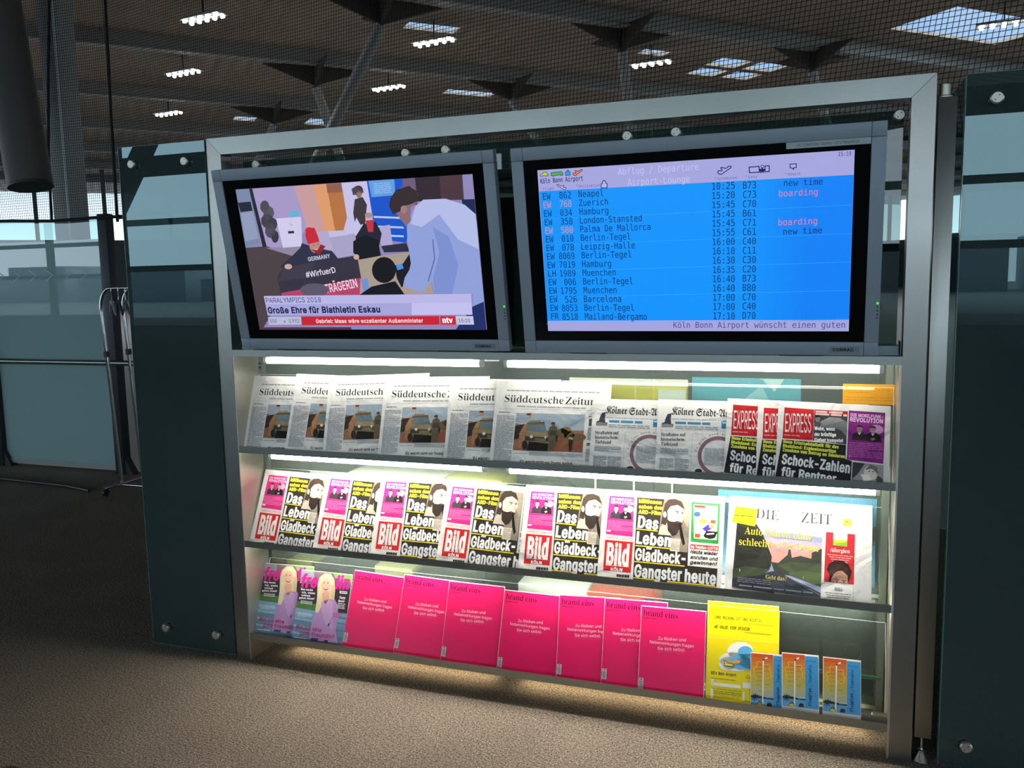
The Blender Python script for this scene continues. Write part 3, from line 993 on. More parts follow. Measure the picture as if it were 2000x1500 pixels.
# ---- right screen: departure board
q = [(170, 283), (1718, 174), (1693, 1060), (225, 1067)]
S = Sheet(.867, .4845, q, inks=emissive)
p = 'board'
BL, LI, INK_ = '#0b93fb', '#a4a4dc', '#0a1a55'
S.rect(p, 170, 283, 1693, 1060, LI, 0)
S.poly(p, [(180, 386), (1714, 296), (1696, 1003), (220, 1018)], BL, 1)
for k in range(6):  # blue dimmed towards the right: oblique-view falloff painted into the picture
    S.poly(p, [(1240 + 45 * k, 325 - 2.6 * k), (1713, 298), (1696, 1003), (1235 + 45 * k, 1008)], '#0a%02xf%x' % (0x90 - 3 * k, 11 - k), 2 + k)
for k in range(5):
    yl, yr = 523 + 127 * k, 443 + 139 * k
    S.stroke(p, [(190 + 7 * k, yl), (1708 - 4 * k, yr)], .0007, '#3fb0ff', 9)
S.stroke(p, [(1172, 330), (1172, 1006)], .0012, '#2aa4ff', 9)
p = 'board_lettering'
rowsd = [('EW', '862', 'Neapel', '10:25', 'B73'), ('EW', '768', 'Zuerich', '15:20', 'C73'), ('EW', '034', 'Hamburg', '15:45', 'C70'), ('EW', '358', 'London-Stansted', '15:45', 'B61'),
         ('EW', '580', 'Palma De Mallorca', '15:45', 'C71'), ('EW', '010', 'Berlin-Tegel', '15:55', 'C61'), ('EW', '078', 'Leipzig-Halle', '16:00', 'C40'), ('EW', '8069', 'Berlin-Tegel', '16:10', 'C11'),
         ('EW', '7019', 'Hamburg', '16:30', 'C30'), ('LH', '1989', 'Muenchen', '16:35', 'C20'), ('EW', '006', 'Berlin-Tegel', '16:40', 'B73'), ('EW', '1795', 'Muenchen', '16:40', 'B80'),
         ('EW', '526', 'Barcelona', '17:00', 'C70'), ('EW', '8053', 'Berlin-Tegel', '17:00', 'C40'), ('FR', '8518', 'Mailand-Bergamo', '17:10', 'D70')]
for k, (al, no, de, ti, ga) in enumerate(rowsd):
    f = k / 14
    hot = k in (1, 4)
    ya = 426 + (1011 - 426) * f; h = 31
    xa = 200 + 42 * f
    ec = '#d08a9a' if hot else INK_
    S.text('flight_column', al, (xa, ya), (xa + 37, ya - 2), h, ec, 10, 'mono')
    xe = 336 + 36 * f; w = 18.6 * len(no) + 1
    yb = 417 + (1010 - 417) * f
    S.text('flight_column', no, (xe - w, yb + 2), (xe, yb), h, ec, 10, 'mono')
    xd = 373 + 33 * f; yd = 413 + (1009 - 413) * f
    wd = (20.1) * len(de)
    S.text('destination_column', de, (xd, yd), (xd + wd, yd - wd * (.055 - .055 * f)), h, INK_, 10, 'mono')
    yt = 373 + (1004 - 373) * f
    S.text('time_column', ti, (1024 + 9 * f, yt), (1134 + 3 * f, yt - 6 * (1 - f)), 33, INK_, 10, 'mono')
    yg = 367 + (1001 - 367) * f
    S.text('gate_column', ga, (1174, yg), (1238, yg - 3 * (1 - f)), 33, INK_, 10, 'mono')
for y, s_, x, c_ in ((353, 'new time', 1374, INK_), (404, 'boarding', 1350, '#e07a98'), (545, 'boarding', 1348, '#e07a98'), (590, 'new time', 1372, INK_)):
    S.text('remark_column', s_, (x, y), (x + 188, y - 9), 30, c_, 10, 'mono')
S.text('footer_line', 'Köln Bonn Airport wünscht einen guten', (838, 1047), (1674, 1042), 28, '#3a3f80', 10, 'mono')
S.text('clock', '15:19', (1638, 206), (1700, 202), 20, INK_, 10, 'mono')
S.text('board_title', 'Abflug / Departure', (565, 304), (958, 276), 32, '#c3c2f2', 10, 'mono')
S.text('board_title', 'Airport-Lounge', (612, 355), (915, 336), 32, '#c3c2f2', 10, 'mono')
S.text('airport_name', 'Köln Bonn Airport', (187, 347), (394, 331), 23, INK_, 10, 'mono', bold=.012)
for s_, x0, y0, x1, y1 in (('Flight', 200, 380, 255, 377), ('Destination', 374, 366, 478, 360), ('Scheduled', 1048, 325, 1143, 319), ('Gate', 1200, 316, 1244, 313), ('Remark', 1392, 302, 1454, 298)):
    p = s_.lower() + '_heading'
    S.text(p, s_, (x0, y0), (x1, y1), 13, '#5a5f98', 10, 'mono')
    S.poly(p, [(x0 - 12, y0 - 14), (x0 - 7, y0 - 11), (x0 - 12, y0 - 8)], '#5a5f98', 5)
def symbol(pts, fill, w=.0022, dx=0, dy=0, s=1.0):
    pts = [(dx + x * s, dy + y * s) for x, y in pts]
    S.poly(p, pts, fill, 10); S.stroke(p, pts, w, INK_, 11, closed=True)
car = [(0, 14), (4, 6), (12, 4), (16, -4), (28, -5), (34, 4), (40, 6), (39, 13), (33, 12), (30, 15), (26, 12), (13, 13), (10, 16), (6, 14)]
p = 'car_symbol'
symbol(car, '#c9cf3c', .0016, 185, 296)
p = 'bus_symbol'
symbol([(0, -6), (48, -12), (56, -6), (57, 4), (50, 8), (44, 4), (16, 8), (12, 11), (6, 9), (0, 8)], '#4fae4c', .0016, 239, 300)
p = 'bag_symbol'
symbol([(0, -5), (8, -8), (8, -14), (15, -15), (16, -8), (23, -6), (24, 9), (2, 11)], '#2f9be4', .0016, 308, 296)
plane = [(0, 8), (3, 16), (12, 18), (44, -6), (46, -12), (40, -13), (27, -4), (13, -8), (10, -5), (16, 2), (12, 6), (4, 4)]
p = 'orange_aeroplane_symbol'
symbol(plane, '#e8803c', .0016, 345, 290)
p = 'flight_symbol'
symbol([(-x, y * .8) for x, y in plane], '#b4b4e6', .0016, 313, 362)
p = 'tower_symbol'
symbol([(0, 0), (0, -19), (6, -22), (6, -30), (14, -38), (22, -31), (22, -24), (29, -21), (29, -1)], '#b4b4e6', .0022, 483, 367)
p = 'departure_symbol'
symbol([(x * 1.42, y * 1.3) for x, y in plane], '#a9a9e0', .0024, 1051, 274)
p = 'gate_symbol'
symbol([(0, 4), (48, 0), (50, 28), (2, 31)], '#a9a9e0', .0026, 1204, 258)
symbol([(0, 2), (20, 0), (21, 28), (1, 30)], '#a9a9e0', .0026, 1281, 254)
S.stroke(p, [(1258, 276), (1276, 275)], .006, INK_, 12); S.stroke(p, [(1267, 262), (1267, 278), (1260, 287)], .004, INK_, 12); S.stroke(p, [(1267, 278), (1274, 286)], .004, INK_, 12)
S.ell(p, 1268, 258, 8, 8, INK_, 12); S.ell(p, 1268, 258, 5, 5, '#a9a9e0', 13)
p = 'speech_symbol'
symbol([(0, 2), (30, 0), (31, 18), (19, 20), (17, 28), (11, 21), (1, 20)], '#a9a9e0', .0022, 1403, 244)
put_screen(T2, S, .079, .0685, -.0042)
st = MB().box(.776, .985, .5655, .582, -.0038, -.0034, plain('#aebbbd', .6, name='inventory_label'))
v, f, tw = text_shape('CI-T2M202A-UQ001-CT178069529', 'sans')
st.add([(.803 + pt[0] * .153 / tw, .5705 + pt[1] * .0062, -.0031) for pt in v], f, BLACK)
st.build('inventory_label', T2)

# ================================================================== newspapers, magazines and leaflets
NEWS, MAG = (lambda c: ink(c, 'news')), (lambda c: ink(c, 'mag'))
PAPER = '#d3d3cf'
def publication(name, W, H, th, body, category, cover=None, edge='#e4e2dc', leaves=3, kind='news'):
    root = empty(name, Matrix.Identity(4), category=category)
    mb = MB()
    cm, em = ink(body, kind), ink(edge, kind)
    ct = .0004                                                      # printed front leaf over the folded block
    mb.box(0, W, 0, H, -ct, 0, cm)
    for k in range(leaves):
        z1 = -ct - (th - ct) * k / leaves; z0 = -ct - (th - ct) * (k + .85) / leaves
        q_ = .0006 * (k + 1)
        mb.box(-q_ * .7, W + q_ * .4, 0, H + q_, z0, z1, em)
    mb.build('pages', root)
    return root
def place(root, row, x0, roll=0.0, lift=0.0, yaw=2.2, y=.02, tilt=None):
    a = math.radians(TILT[row] if tilt is None else tilt)
    M = Matrix.Translation((x0, y, ZB_[row] + .0026)) @ Matrix.Rotation(math.radians(yaw), 4, 'Z') @ Matrix.Rotation(-a, 4, 'X') @ \
        Matrix(((1, 0, 0, 0), (0, 0, -1, 0), (0, 1, 0, 0), (0, 0, 0, 1))) @ Matrix.Rotation(math.radians(roll), 4, 'Z') @ Matrix.Translation((0, lift, 0))
    if root is not None:
        root.matrix_world = M
    return M
HID = .0145                                                         # height hidden behind the shelf lip
def series(proto, places, labels, group):
    for i, (pl, lb) in enumerate(zip(places, labels)):
        M = place(None, **pl)
        if i == 0:
            proto.matrix_world = M; proto['label'] = lb
            if len(places) > 1: proto['group'] = group
        else:
            copy_thing(proto, M, lb, group)

# ---------------------------------------------------------------- broadsheet with the army vehicle photo
W, H = .395, .290
r = publication('newspaper', W, H, .0022, PAPER, 'newspaper')
S = Sheet(W, H, [(150, 258), (1197, 297), (1138, 1052), (80, 975)], H - HID, inks=NEWS)
S.text('masthead', 'Süddeutsche', (216, 447), (752, 475), 62, '#17161a', 1, 'serif', -.012)
S.text('masthead', 'Zeitung', (770, 477), (1100, 495), 64, '#17161a', 1, 'serif', -.012)
S.lines('text_columns', 240, 338, 1090, 352, 1, '#8d8f92', 1, .8)
S.lines('text_columns', 330, 482, 960, 500, 1, '#9a9b9e', 1, .7)
S.stroke('text_columns', [(160, 505), (1180, 545)], .0005, '#6f7174', 1)
S.lines('text_columns', 165, 535, 270, 548, 1, '#55565a', 1, .8)
S.lines('text_columns', 150, 565, 272, 985, 40, '#8b8d91', 1)
S.lines('text_columns', 985, 590, 1080, 606, 1, '#5b5c60', 1, .8)
S.lines('text_columns', 975, 690, 1090, 815, 12, '#8b8d91', 1)
S.lines('text_columns', 962, 830, 1080, 866, 2, '#232327', 1, .7)
S.lines('text_columns', 955, 885, 1078, 1010, 12, '#8b8d91', 1)
S.lines('text_columns', 298, 905, 420, 918, 1, '#4a4b4f', 1, .8)
S.lines('text_columns', 440, 900, 925, 965, 6, '#8b8d91', 1)
S.text('headline', 'EU weicht nicht vor Trump zurück', (354, 995), (832, 1026), 25, '#1a1a1e', 1, 'sans', .022)
p = 'cover_photo'
A = quad_map((325, 548), (952, 575), (924, 915), (291, 882))
S.poly(p, [A(0, 0), A(1, 0), A(1, 1), A(0, 1)], '#94a3ad', 1)
S.poly(p, [A(0, .28), A(.5, .46), A(1, .42), A(1, 1), A(0, 1)], '#8f6148', 2)
S.poly(p, [A(.55, .7), A(1, .62), A(1, 1), A(.5, 1)], '#83503a', 3)
S.poly(p, [A(0, .35), A(.16, .28), A(.2, .6), A(0, .72)], '#2f2a26', 3)
for u, v, ru, rv in ((.68, .52, .10, .14), (.74, .44, .08, .10), (.79, .56, .08, .12), (.92, .6, .12, .1)):
    S.poly(p, [A(u + ru * math.cos(k * PI / 5), v + rv * math.sin(k * PI / 5)) for k in range(10)], ['#75623e', '#8a7348', '#66553a', '#6d5238'][int(u * 50) % 4], 4)
S.poly(p, [A(.08, .92), A(.07, .55), A(.13, .3), A(.2, .26), A(.22, .95)], '#a2744f', 4)          # vehicle side
S.poly(p, [A(.17, .3), A(.42, .26), A(.47, .5), A(.5, .62), A(.5, .9), A(.2, .95), A(.15, .6)], '#7b6f55', 5)
S.poly(p, [A(.18, .48), A(.46, .5), A(.5, .62), A(.16, .6)], '#8d7f62', 6)
S.poly(p, [A(.2, .32), A(.42, .3), A(.45, .47), A(.19, .47)], '#5e7480', 6)
S.poly(p, [A(.17, .25), A(.42, .22), A(.43, .29), A(.17, .3)], '#5c523e', 6)
S.poly(p, [A(.2, .2), A(.36, .18), A(.36, .23), A(.2, .25)], '#8b7d62', 6)
S.poly(p, [A(.16, .62), A(.5, .64), A(.5, .74), A(.16, .74)], '#3f3a30', 6)
S.poly(p, [A(.3, .66), A(.46, .67), A(.46, .8), A(.3, .8)], '#6d6248', 7)
S.poly(p, [A(.22, .76), A(.5, .8), A(.5, 1), A(.2, 1)], '#15120f', 7)
S.ell(p, 400, 840, 26, 42, '#2a2622', 8); S.ell(p, 460, 765, 14, 14, '#d8d4c8', 8); S.ell(p, 588, 772, 10, 12, '#c8c4b8', 8)
for c, (a_, b_) in zip(('#1c1a18', '#b8402e', '#c9a64a'), ((.01, .04), (.04, .07), (.07, .10))):
    S.poly(p, [A(.155, a_), A(.215, a_), A(.215, b_), A(.155, b_)], c, 7)
S.stroke(p, [A(.215, .0), A(.21, .2)], .0006, '#403a30', 7)
S.ell(p, 662, 656, 15, 20, '#8f6a52', 8)                                                              # soldier
S.poly(p, [A(.515, .24), A(.55, .22), A(.575, .24), A(.57, .29), A(.52, .29)], '#4a4030', 9)
S.poly(p, [A(.5, .36), A(.56, .3), A(.61, .36), A(.615, .6), A(.6, .75), A(.58, .98), A(.52, .98), A(.5, .7), A(.48, .5)], '#57503f', 8)
S.poly(p, [A(.51, .45), A(.6, .45), A(.6, .58), A(.51, .58)], '#3d382c', 9)
S.poly(p, [A(.6, .55), A(.63, .6), A(.62, .75), A(.6, .7)], '#23201a', 9)
S.poly(p, [A(.79, .56), A(.83, .52), A(.86, .6), A(.85, .78), A(.84, .99), A(.81, .99), A(.79, .8)], '#26241f', 8)
S.poly(p, [A(.79, .6), A(.85, .62), A(.85, .68), A(.79, .66)], '#8f9a5e', 9)
S.poly('small_photo', [(988, 612), (1075, 618), (1070, 685), (982, 678)], '#4c4d50', 1)
S.build(r)
SZ = [dict(row=1, x0=.0665, roll=-.2, lift=-.002), dict(row=1, x0=.246, roll=-1.2, lift=.009), dict(row=1, x0=.408, roll=2.6, lift=.002), dict(row=1, x0=.631, roll=1.4, lift=.003), dict(row=1, x0=.884, roll=.8, lift=.0), dict(row=1, x0=1.052, roll=-.3, lift=.0, y=.018)]
LB = ['broadsheet newspaper with army vehicle photo leaning against left end of top shelf', 'broadsheet with army vehicle photo, second from left, standing tallest on top shelf',
      'broadsheet with army vehicle photo, third from left on top shelf', 'broadsheet with army vehicle photo, fourth from left, soldier just showing',
      'broadsheet with army vehicle photo, fifth from left, half covered by the fully visible one', 'broadsheet with whole army vehicle photo uncovered, beside blackletter newspapers']
series(r, SZ, LB, 'broadsheets with the army vehicle photo')

# ---------------------------------------------------------------- blackletter regional paper
W, H = .325, .236
r = publication('newspaper', W, H, .0022, PAPER, 'newspaper')
S = Sheet(W, H, [(1042, 425), (1640, 455), (1618, 1083), (1010, 1030)], H - HID, fx=.212 / .325, inks=NEWS)
S.text('masthead', 'Kölner', (1152, 555), (1345, 570), 66, '#17171b', 1, 'frak', .004)
S.text('masthead', 'Stadt-Anzeiger', (1366, 574), (1366 + 470, 604), 66, '#17171b', 1, 'frak', .004)
S.lines('text_columns', 1150, 590, 1830, 606, 1, '#a3a5a8', 1, .5)
S.poly('cathedral_drawing', [(1066, 665), (1070, 628), (1092, 622), (1100, 590), (1118, 552), (1152, 545), (1146, 600), (1150, 640), (1170, 640), (1165, 668)], '#33363c', 1)
S.poly('cathedral_drawing', [(1066, 640), (1105, 634), (1165, 648), (1164, 668), (1066, 664)], '#7b7f84', 2)
S.lines('text_columns', 1185, 618, 1490, 645, 1, '#3d7f9c', 1, .8)
S.lines('text_columns', 1183, 655, 1560, 690, 2, '#8f9498', 1, .6)
S.rect('badge', 1590, 626, 1655, 695, '#2e7ba6', 1)
S.lines('badge', 1596, 634, 1650, 655, 1, '#bcd6e2', 2, .8)
S.stroke('text_columns', [(1060, 690), (1900, 730)], .0005, '#707478', 1)
for s_, x1, y in (('Straftaten auf', 1276, 742), ('historischem', 1264, 784), ('Tiefstand', 1206, 825)):
    S.text('headline', s_, (1060, y), (x1, y + 8), 30, '#121316', 1, 'serif', .0)
S.lines('text_columns', 1056, 845, 1296, 915, 6, '#85888c', 1)
S.lines('text_columns', 1050, 935, 1165, 1040, 10, '#85888c', 1)
S.lines('text_columns', 1180, 945, 1300, 1052, 10, '#85888c', 1)
p = 'advert'
S.stroke(p, [(1335, 728), (1900, 760)], .0005, '#60646a', 1)
S.stroke(p, [(1335, 728), (1316, 1062)], .0005, '#60646a', 1)
rg = [(1385 + 180 + 180 * math.cos(t), 938 + 140 * math.sin(t)) for t in [2 * PI * k / 36 for k in range(36)]]
cx, cy = 1560, 935
R1 = [S.P(cx + 182 * math.cos(2 * PI * k / 48), cy + 142 * math.sin(2 * PI * k / 48)) for k in range(48)]
ctr = S.P(cx, cy)
ro, ri = .0620, .0505
mbp = S.part(p)
mbp.add([(ctr.x + rr * math.cos(2 * PI * k / 48), max(ctr.y + rr * math.sin(2 * PI * k / 48), 0), S.z(2)) for rr in (ri, ro) for k in range(48)], [(k, 48 + k, 48 + (k + 1) % 48, (k + 1) % 48) for k in range(48)], NEWS('#7f5f6c'))
s_ = 'Es gibt noch vieles zu tun'
for k, ch in enumerate(s_[:20]):
    if ch == ' ': continue
    an = PI * .93 - k * .117
    v, f, w = text_shape(ch, 'serif', -.014)
    c0 = Vector((ctr.x + (ro + .004) * math.cos(an), ctr.y + (ro + .004) * math.sin(an)))
    ex, ey = Vector((math.sin(an), -math.cos(an))), Vector((math.cos(an), math.sin(an)))
    mbp.add([(*(c0 + ex * (q_[0] - w / 2) * .0078 + ey * q_[1] * .0078), S.z(2)) for q_ in v], f, NEWS('#3c3a42'))
S.lines(p, 1440, 860, 1680, 1035, 12, '#8a8c92', 2, .4)
S.ell(p, 1385, 1062, 32, 22, '#2e2a2c', 3)
S.build(r)
series(r, [dict(row=1, x0=1.394, roll=-.5, lift=.001, y=.0185), dict(row=1, x0=1.607, roll=-.2, lift=.004, y=.0175)],
       ['grey newspaper with blackletter title, left one of the pair on top shelf', 'grey newspaper with blackletter title beside the red tabloids on top shelf'], 'blackletter newspapers on the top shelf')

# ---------------------------------------------------------------- red-box tabloid
W, H = .311, .244
r = publication('newspaper', W, H, .0019, PAPER, 'newspaper')
S = Sheet(W, H, [(1000, 367), (1835, 440), (1808, 968), (965, 942)], H - HID, inks=NEWS)
p = 'masthead'
S.poly(p, [(1045, 415), (1285, 440), (1270, 667), (1027, 652)], '#b3161c', 1)
S.text(p, 'EXPRESS', (1048, 603), (1258, 612), 142, '#d9d2d0', 2, 'sans', .0)
S.lines(p, 1040, 622, 1170, 634, 1, '#d28a86', 2, .7)
p = 'cover_photo'
S.poly(p, [(1288, 440), (1538, 462), (1522, 697), (1272, 668)], '#3a3b3d', 1)
S.poly(p, [(1288, 440), (1538, 462), (1537, 492), (1287, 470)], '#a1201f', 2)
S.lines(p, 1296, 448, 1500, 472, 1, '#e0b8b4', 3, .6); S.lines(p, 1294, 466, 1530, 490, 1, '#e0b8b4', 3, .6)
S.poly(p, [(1300, 560), (1330, 530), (1400, 500), (1480, 505), (1530, 540), (1524, 640), (1490, 600), (1440, 580), (1380, 570), (1330, 600)], '#707274', 2)
S.poly(p, [(1330, 530), (1400, 500), (1470, 505), (1500, 530), (1420, 545), (1350, 560)], '#86888a', 3)
S.ell(p, 1310, 510, 20, 26, '#7d7a78', 3); S.poly(p, [(1290, 500), (1300, 480), (1325, 482), (1330, 500)], '#2b2a2a', 4)
S.poly(p, [(1282, 540), (1335, 540), (1330, 580), (1280, 590)], '#4d4e50', 3)
for s_, x1, y in (('Wehe, wenn', 1440, 592), ('der brünftige', 1448, 634), ('Elefant trompetet', 1500, 676)):
    S.text(p, s_, (1284, y), (x1, y + 6), 26, '#e6e6e4', 4, 'sans', .05)
p = 'advert'
S.poly(p, [(1545, 455), (1797, 480), (1776, 827), (1524, 802)], '#7b1c74', 1)
S.text(p, 'DIE MOBILFUNK-', (1556, 497), (1782, 518), 22, '#d8b4d8', 2, 'sans', .03)
S.text(p, 'REVOLUTION', (1552, 532), (1780, 552), 30, '#d8b4d8', 2, 'sans', .03)
def two_men(S, p, A, suit, skin, hair, L0):
    S.poly(p, [A(.08, 1), A(.1, .62), A(.22, .5), A(.4, .5), A(.5, .62), A(.5, 1)], suit, L0)
    S.poly(p, [A(.48, 1), A(.5, .6), A(.6, .46), A(.78, .46), A(.9, .6), A(.93, 1)], '#1a191c', L0 + 1)
    for u in (.3, .68):
        S.poly(p, [A(u + .09 * math.cos(k * PI / 6), (.3 if u < .5 else .26) + .2 * math.sin(k * PI / 6)) for k in range(12)], skin, L0 + 2)
        S.poly(p, [A(u - .095, .26), A(u - .08, .1), A(u, .03), A(u + .08, .1), A(u + .095, .24), A(u + .06, .16), A(u - .06, .16)], hair, L0 + 3)
        S.stroke(p, [A(u - .04, .4), A(u, .43), A(u + .04, .4)], .0005, '#ffffff', L0 + 3)
        S.poly(p, [A(u - .05, .5), A(u + .05, .5), A(u, .66)], '#d8d4d6', L0 + 2)
    S.poly(p, [A(.62, .82), A(.72, .76), A(.76, .86), A(.66, .95)], skin, L0 + 3)
A = quad_map((1548, 550), (1790, 570), (1784, 682), (1542, 664))
S.poly(p, [A(.78 + .2 * math.cos(k * PI / 6), .25 + .3 * math.sin(k * PI / 6)) for k in range(12)], '#b98ab8', 2)
two_men(S, p, A, '#2a2229', '#8c6a70', '#241c20', 3)
S.lines(p, 1540, 680, 1770, 800, 9, '#a862a4', 2, .35)
S.text(p, 'T', (1536, 790), (1548, 791), 18, '#c9a0c8', 3, 'serif')
p = 'headline'
S.poly(p, [(1024, 660), (1520, 700), (1514, 800), (1560, 812), (1548, 960), (962, 944)], '#16171a', 1)
for s_, x0, y0, x1, y1 in (('Neue Kriminalstatistik für das', 1032, 686, 1466, 726), ('Rheinland: Explosionsartige', 1028, 718, 1446, 756), ('Zunahme von Betrug an Senioren', 1025, 748, 1510, 793)):
    S.text(p, s_, (x0, y0), (x1, y1), 25, '#c9cf4a', 2, 'sans', .06)
S.text(p, 'Schock-Zahlen', (1016, 842), (1542, 896), 76, '#d4d6d8', 2, 'sans', .045)
S.text(p, 'für Rentner', (1012, 932), (1442, 970), 66, '#d4d6d8', 2, 'sans', .045)
p = 'portrait_photo'
S.poly(p, [(1566, 818), (1778, 836), (1770, 964), (1554, 956)], '#8d8f90', 1)
S.poly(p, [(1566, 818), (1650, 826), (1600, 900), (1556, 940)], '#37383a', 2)
S.ell(p, 1690, 890, 48, 50, '#c9c4bc', 2); S.poly(p, [(1650, 870), (1690, 832), (1735, 850), (1740, 900), (1700, 862)], '#6d6860', 3)
S.poly(p, [(1620, 900), (1680, 905), (1690, 940), (1640, 950)], '#dedad2', 3); S.ell(p, 1680, 880, 5, 4, '#2b2a2a', 4); S.ell(p, 1706, 882, 5, 4, '#2b2a2a', 4)
S.poly(p, [(1735, 905), (1772, 930), (1768, 964), (1720, 960)], '#4a4b40', 3)
S.build(r)
series(r, [dict(row=1, x0=1.816, roll=-1.6, lift=.006, y=.0170, yaw=2.6), dict(row=1, x0=1.9115, roll=-.6, lift=-.001, y=.0155, yaw=2.6), dict(row=1, x0=1.966, roll=-1.6, lift=.003, y=.0125, yaw=1.5)],
       ['red-boxed tabloid next to the blackletter paper, right part covered', 'red-boxed tabloid of which only a narrow strip shows between two others', 'red-boxed tabloid wholly visible at the right end of top shelf'], 'red-boxed tabloids on the top shelf')

# ---------------------------------------------------------------- picture tabloid of the middle shelf
W, H = .393, .298
r = publication('newspaper', W, H, .0022, '#dcdad4', 'newspaper')
S = Sheet(W, H, [(145, 232), (1560, 310), (1520, 1368), (30, 1225)], H - HID, inks=NEWS)
p = 'advert'
S.poly(p, [(205, 300), (492, 318), (462, 772), (148, 738)], '#d3297c', 1)
S.text(p, 'DIE MOBILFUNK-', (222, 345), (480, 362), 24, '#f2c3da', 2, 'sans', .03)
S.text(p, 'REVOLUTION', (216, 386), (478, 404), 32, '#f2c3da', 2, 'sans', .03)
A = quad_map((195, 395), (488, 415), (476, 575), (180, 555))
S.poly(p, [A(.82 + .16 * math.cos(k * PI / 6), .25 + .25 * math.sin(k * PI / 6)) for k in range(12)], '#eba6c8', 2)
two_men(S, p, A, '#3a3038', '#c09690', '#2a2024', 3)
S.lines(p, 178, 580, 462, 720, 9, '#e88ab8', 2, .3)
S.lines(p, 162, 690, 205, 715, 1, '#f2d3e2', 2, .8)
p = 'masthead'
S.text(p, 'DONNERSTAG, 8. MÄRZ 2018', (143, 785), (462, 815), 24, '#c93a34', 1, 'sans', .0)
S.poly(p, [(137, 803), (465, 833), (430, 1195), (103, 1163)], '#c81e20', 1)
S.text(p, 'Bild', (137, 1088), (405, 1110), 255, '#e4e0da', 2, 'sans', .055)
S.stroke(p, [(132, 1100), (408, 1125)], .0012, '#e8c8c0', 2)
S.text(p, 'KÖLN', (192, 1166), (330, 1178), 38, '#eeeae4', 2, 'sans', .05)
S.lines(p, 105, 1178, 190, 1192, 1, '#6a6a68', 1, .6)
for k in range(14):
    x = 262 + k * 11
    S.rect(p, x, 1207 + k, x + (5 if k % 3 else 8), 1240 + k, '#1d1d1d', 1)
p = 'headline'
S.poly(p, [(528, 318), (1148, 358), (1112, 1112), (1474, 1150), (1460, 1372), (455, 1270)], '#2c2722', 1)
for s_, x0, y0, x1, y1 in (('Millionen', 543, 378, 812, 398), ('sahen den', 540, 442, 820, 460), ('ARD-Film', 536, 502, 800, 520)):
    S.text(p, s_, (x0, y0), (x1, y1), 44, '#e9dc2e', 2, 'sans', .05)
S.text(p, 'Das', (520, 660), (765, 688), 138, '#e6e4de', 3, 'sans', .05)
S.text(p, 'Leben', (500, 845), (908, 888), 140, '#e6e4de', 3, 'sans', .05)
S.text(p, 'der', (620, 916), (690, 923), 36, '#e6e4de', 4, 'sans', .05)
S.text(p, 'Gladbeck-', (482, 1040), (1085, 1094), 140, '#e6e4de', 3, 'sans', .05)
S.text(p, 'Gangster', (467, 1238), (1038, 1294), 150, '#d6d6d6', 3, 'sans', .05)
S.text(p, 'heute', (1072, 1300), (1455, 1342), 150, '#d6d6d6', 3, 'sans', .05)
for x0, y0, x1, y1 in ((512, 680, 757, 705), (497, 873, 898, 910), (480, 1060, 1072, 1118), (462, 1252, 760, 1286), (870, 1300, 1440, 1358)):
    S.stroke(p, [(x0, y0), (x1, y1)], .0036, '#d8c820', 3)
p = 'portrait_photo'
S.poly(p, [(845, 338), (1146, 358), (1112, 958), (905, 935), (912, 760), (770, 742), (800, 520)], '#7d7264', 2)
S.poly(p, [(1050, 352), (1146, 358), (1128, 700), (1060, 560)], '#9a8d7c', 3)
S.poly(p, [(765, 745), (790, 660), (850, 600), (900, 640), (930, 760)], '#bcb2a2', 3)                    # shoulder
S.poly(p, [(800, 620), (830, 480), (850, 390), (900, 340), (980, 335), (1050, 370), (1080, 440), (1075, 500), (1040, 450), (960, 430), (900, 470), (880, 560), (860, 640)], '#3b3028', 4)
S.poly(p, [(880, 470), (920, 420), (1000, 405), (1070, 450), (1085, 530), (1060, 570), (1050, 620), (1000, 650), (930, 640), (880, 590)], '#cdbfae', 5)
S.poly(p, [(870, 560), (900, 590), (950, 600), (1000, 590), (1060, 610), (1020, 680), (980, 750), (930, 760), (880, 700)], '#2f251f', 6)
S.poly(p, [(1040, 520), (1068, 560), (1052, 578), (1030, 572)], '#b3a392', 7)
S.stroke(p, [(975, 478), (1012, 486)], .003, '#3a2f28', 7); S.stroke(p, [(1045, 490), (1070, 496)], .003, '#3a2f28', 7)
S.ell(p, 995, 498, 10, 6, '#2a211c', 8); S.ell(p, 1056, 508, 8, 6, '#2a211c', 8)
S.stroke(p, [(1000, 605), (1040, 615)], .002, '#7a4f46', 8)
S.ell(p, 848, 515, 20, 36, '#c3b3a2', 6)
S.poly(p, [(1010, 610), (1035, 610), (1085, 850), (1060, 880), (1030, 780)], '#15110e', 9)
S.poly(p, [(960, 760), (1130, 640), (1112, 958), (905, 935)], '#8a7f70', 4)
S.poly(p, [(912, 790), (1030, 802), (1015, 950), (902, 938)], '#cfc6b6', 8)
S.lines(p, 920, 805, 1018, 935, 11, '#7c7468', 9, .4)
p = 'games_advert'
S.poly(p, [(1165, 370), (1505, 392), (1485, 858), (1152, 830)], '#2f8f3c', 1)
S.poly(p, [(1190, 395), (1478, 412), (1462, 812), (1190, 790)], '#e4e6e0', 2)
S.poly(p, [(1200, 405), (1330, 412), (1325, 440), (1198, 432)], '#c8402e', 3)
S.ell(p, 1230, 510, 40, 30, '#3a5aa0', 3); S.ell(p, 1300, 590, 48, 28, '#c8b440', 3)
S.poly(p, [(1290, 680), (1360, 630), (1420, 660), (1390, 690), (1330, 712)], '#4a3aa0', 4)
S.ell(p, 1400, 655, 30, 22, '#c9905a', 5); S.poly(p, [(1305, 760), (1340, 705), (1475, 715), (1440, 790), (1380, 800), (1320, 782)], '#1f1a18', 5)
S.poly(p, [(1340, 735), (1430, 728), (1435, 745), (1345, 752)], '#d8cfb8', 6)
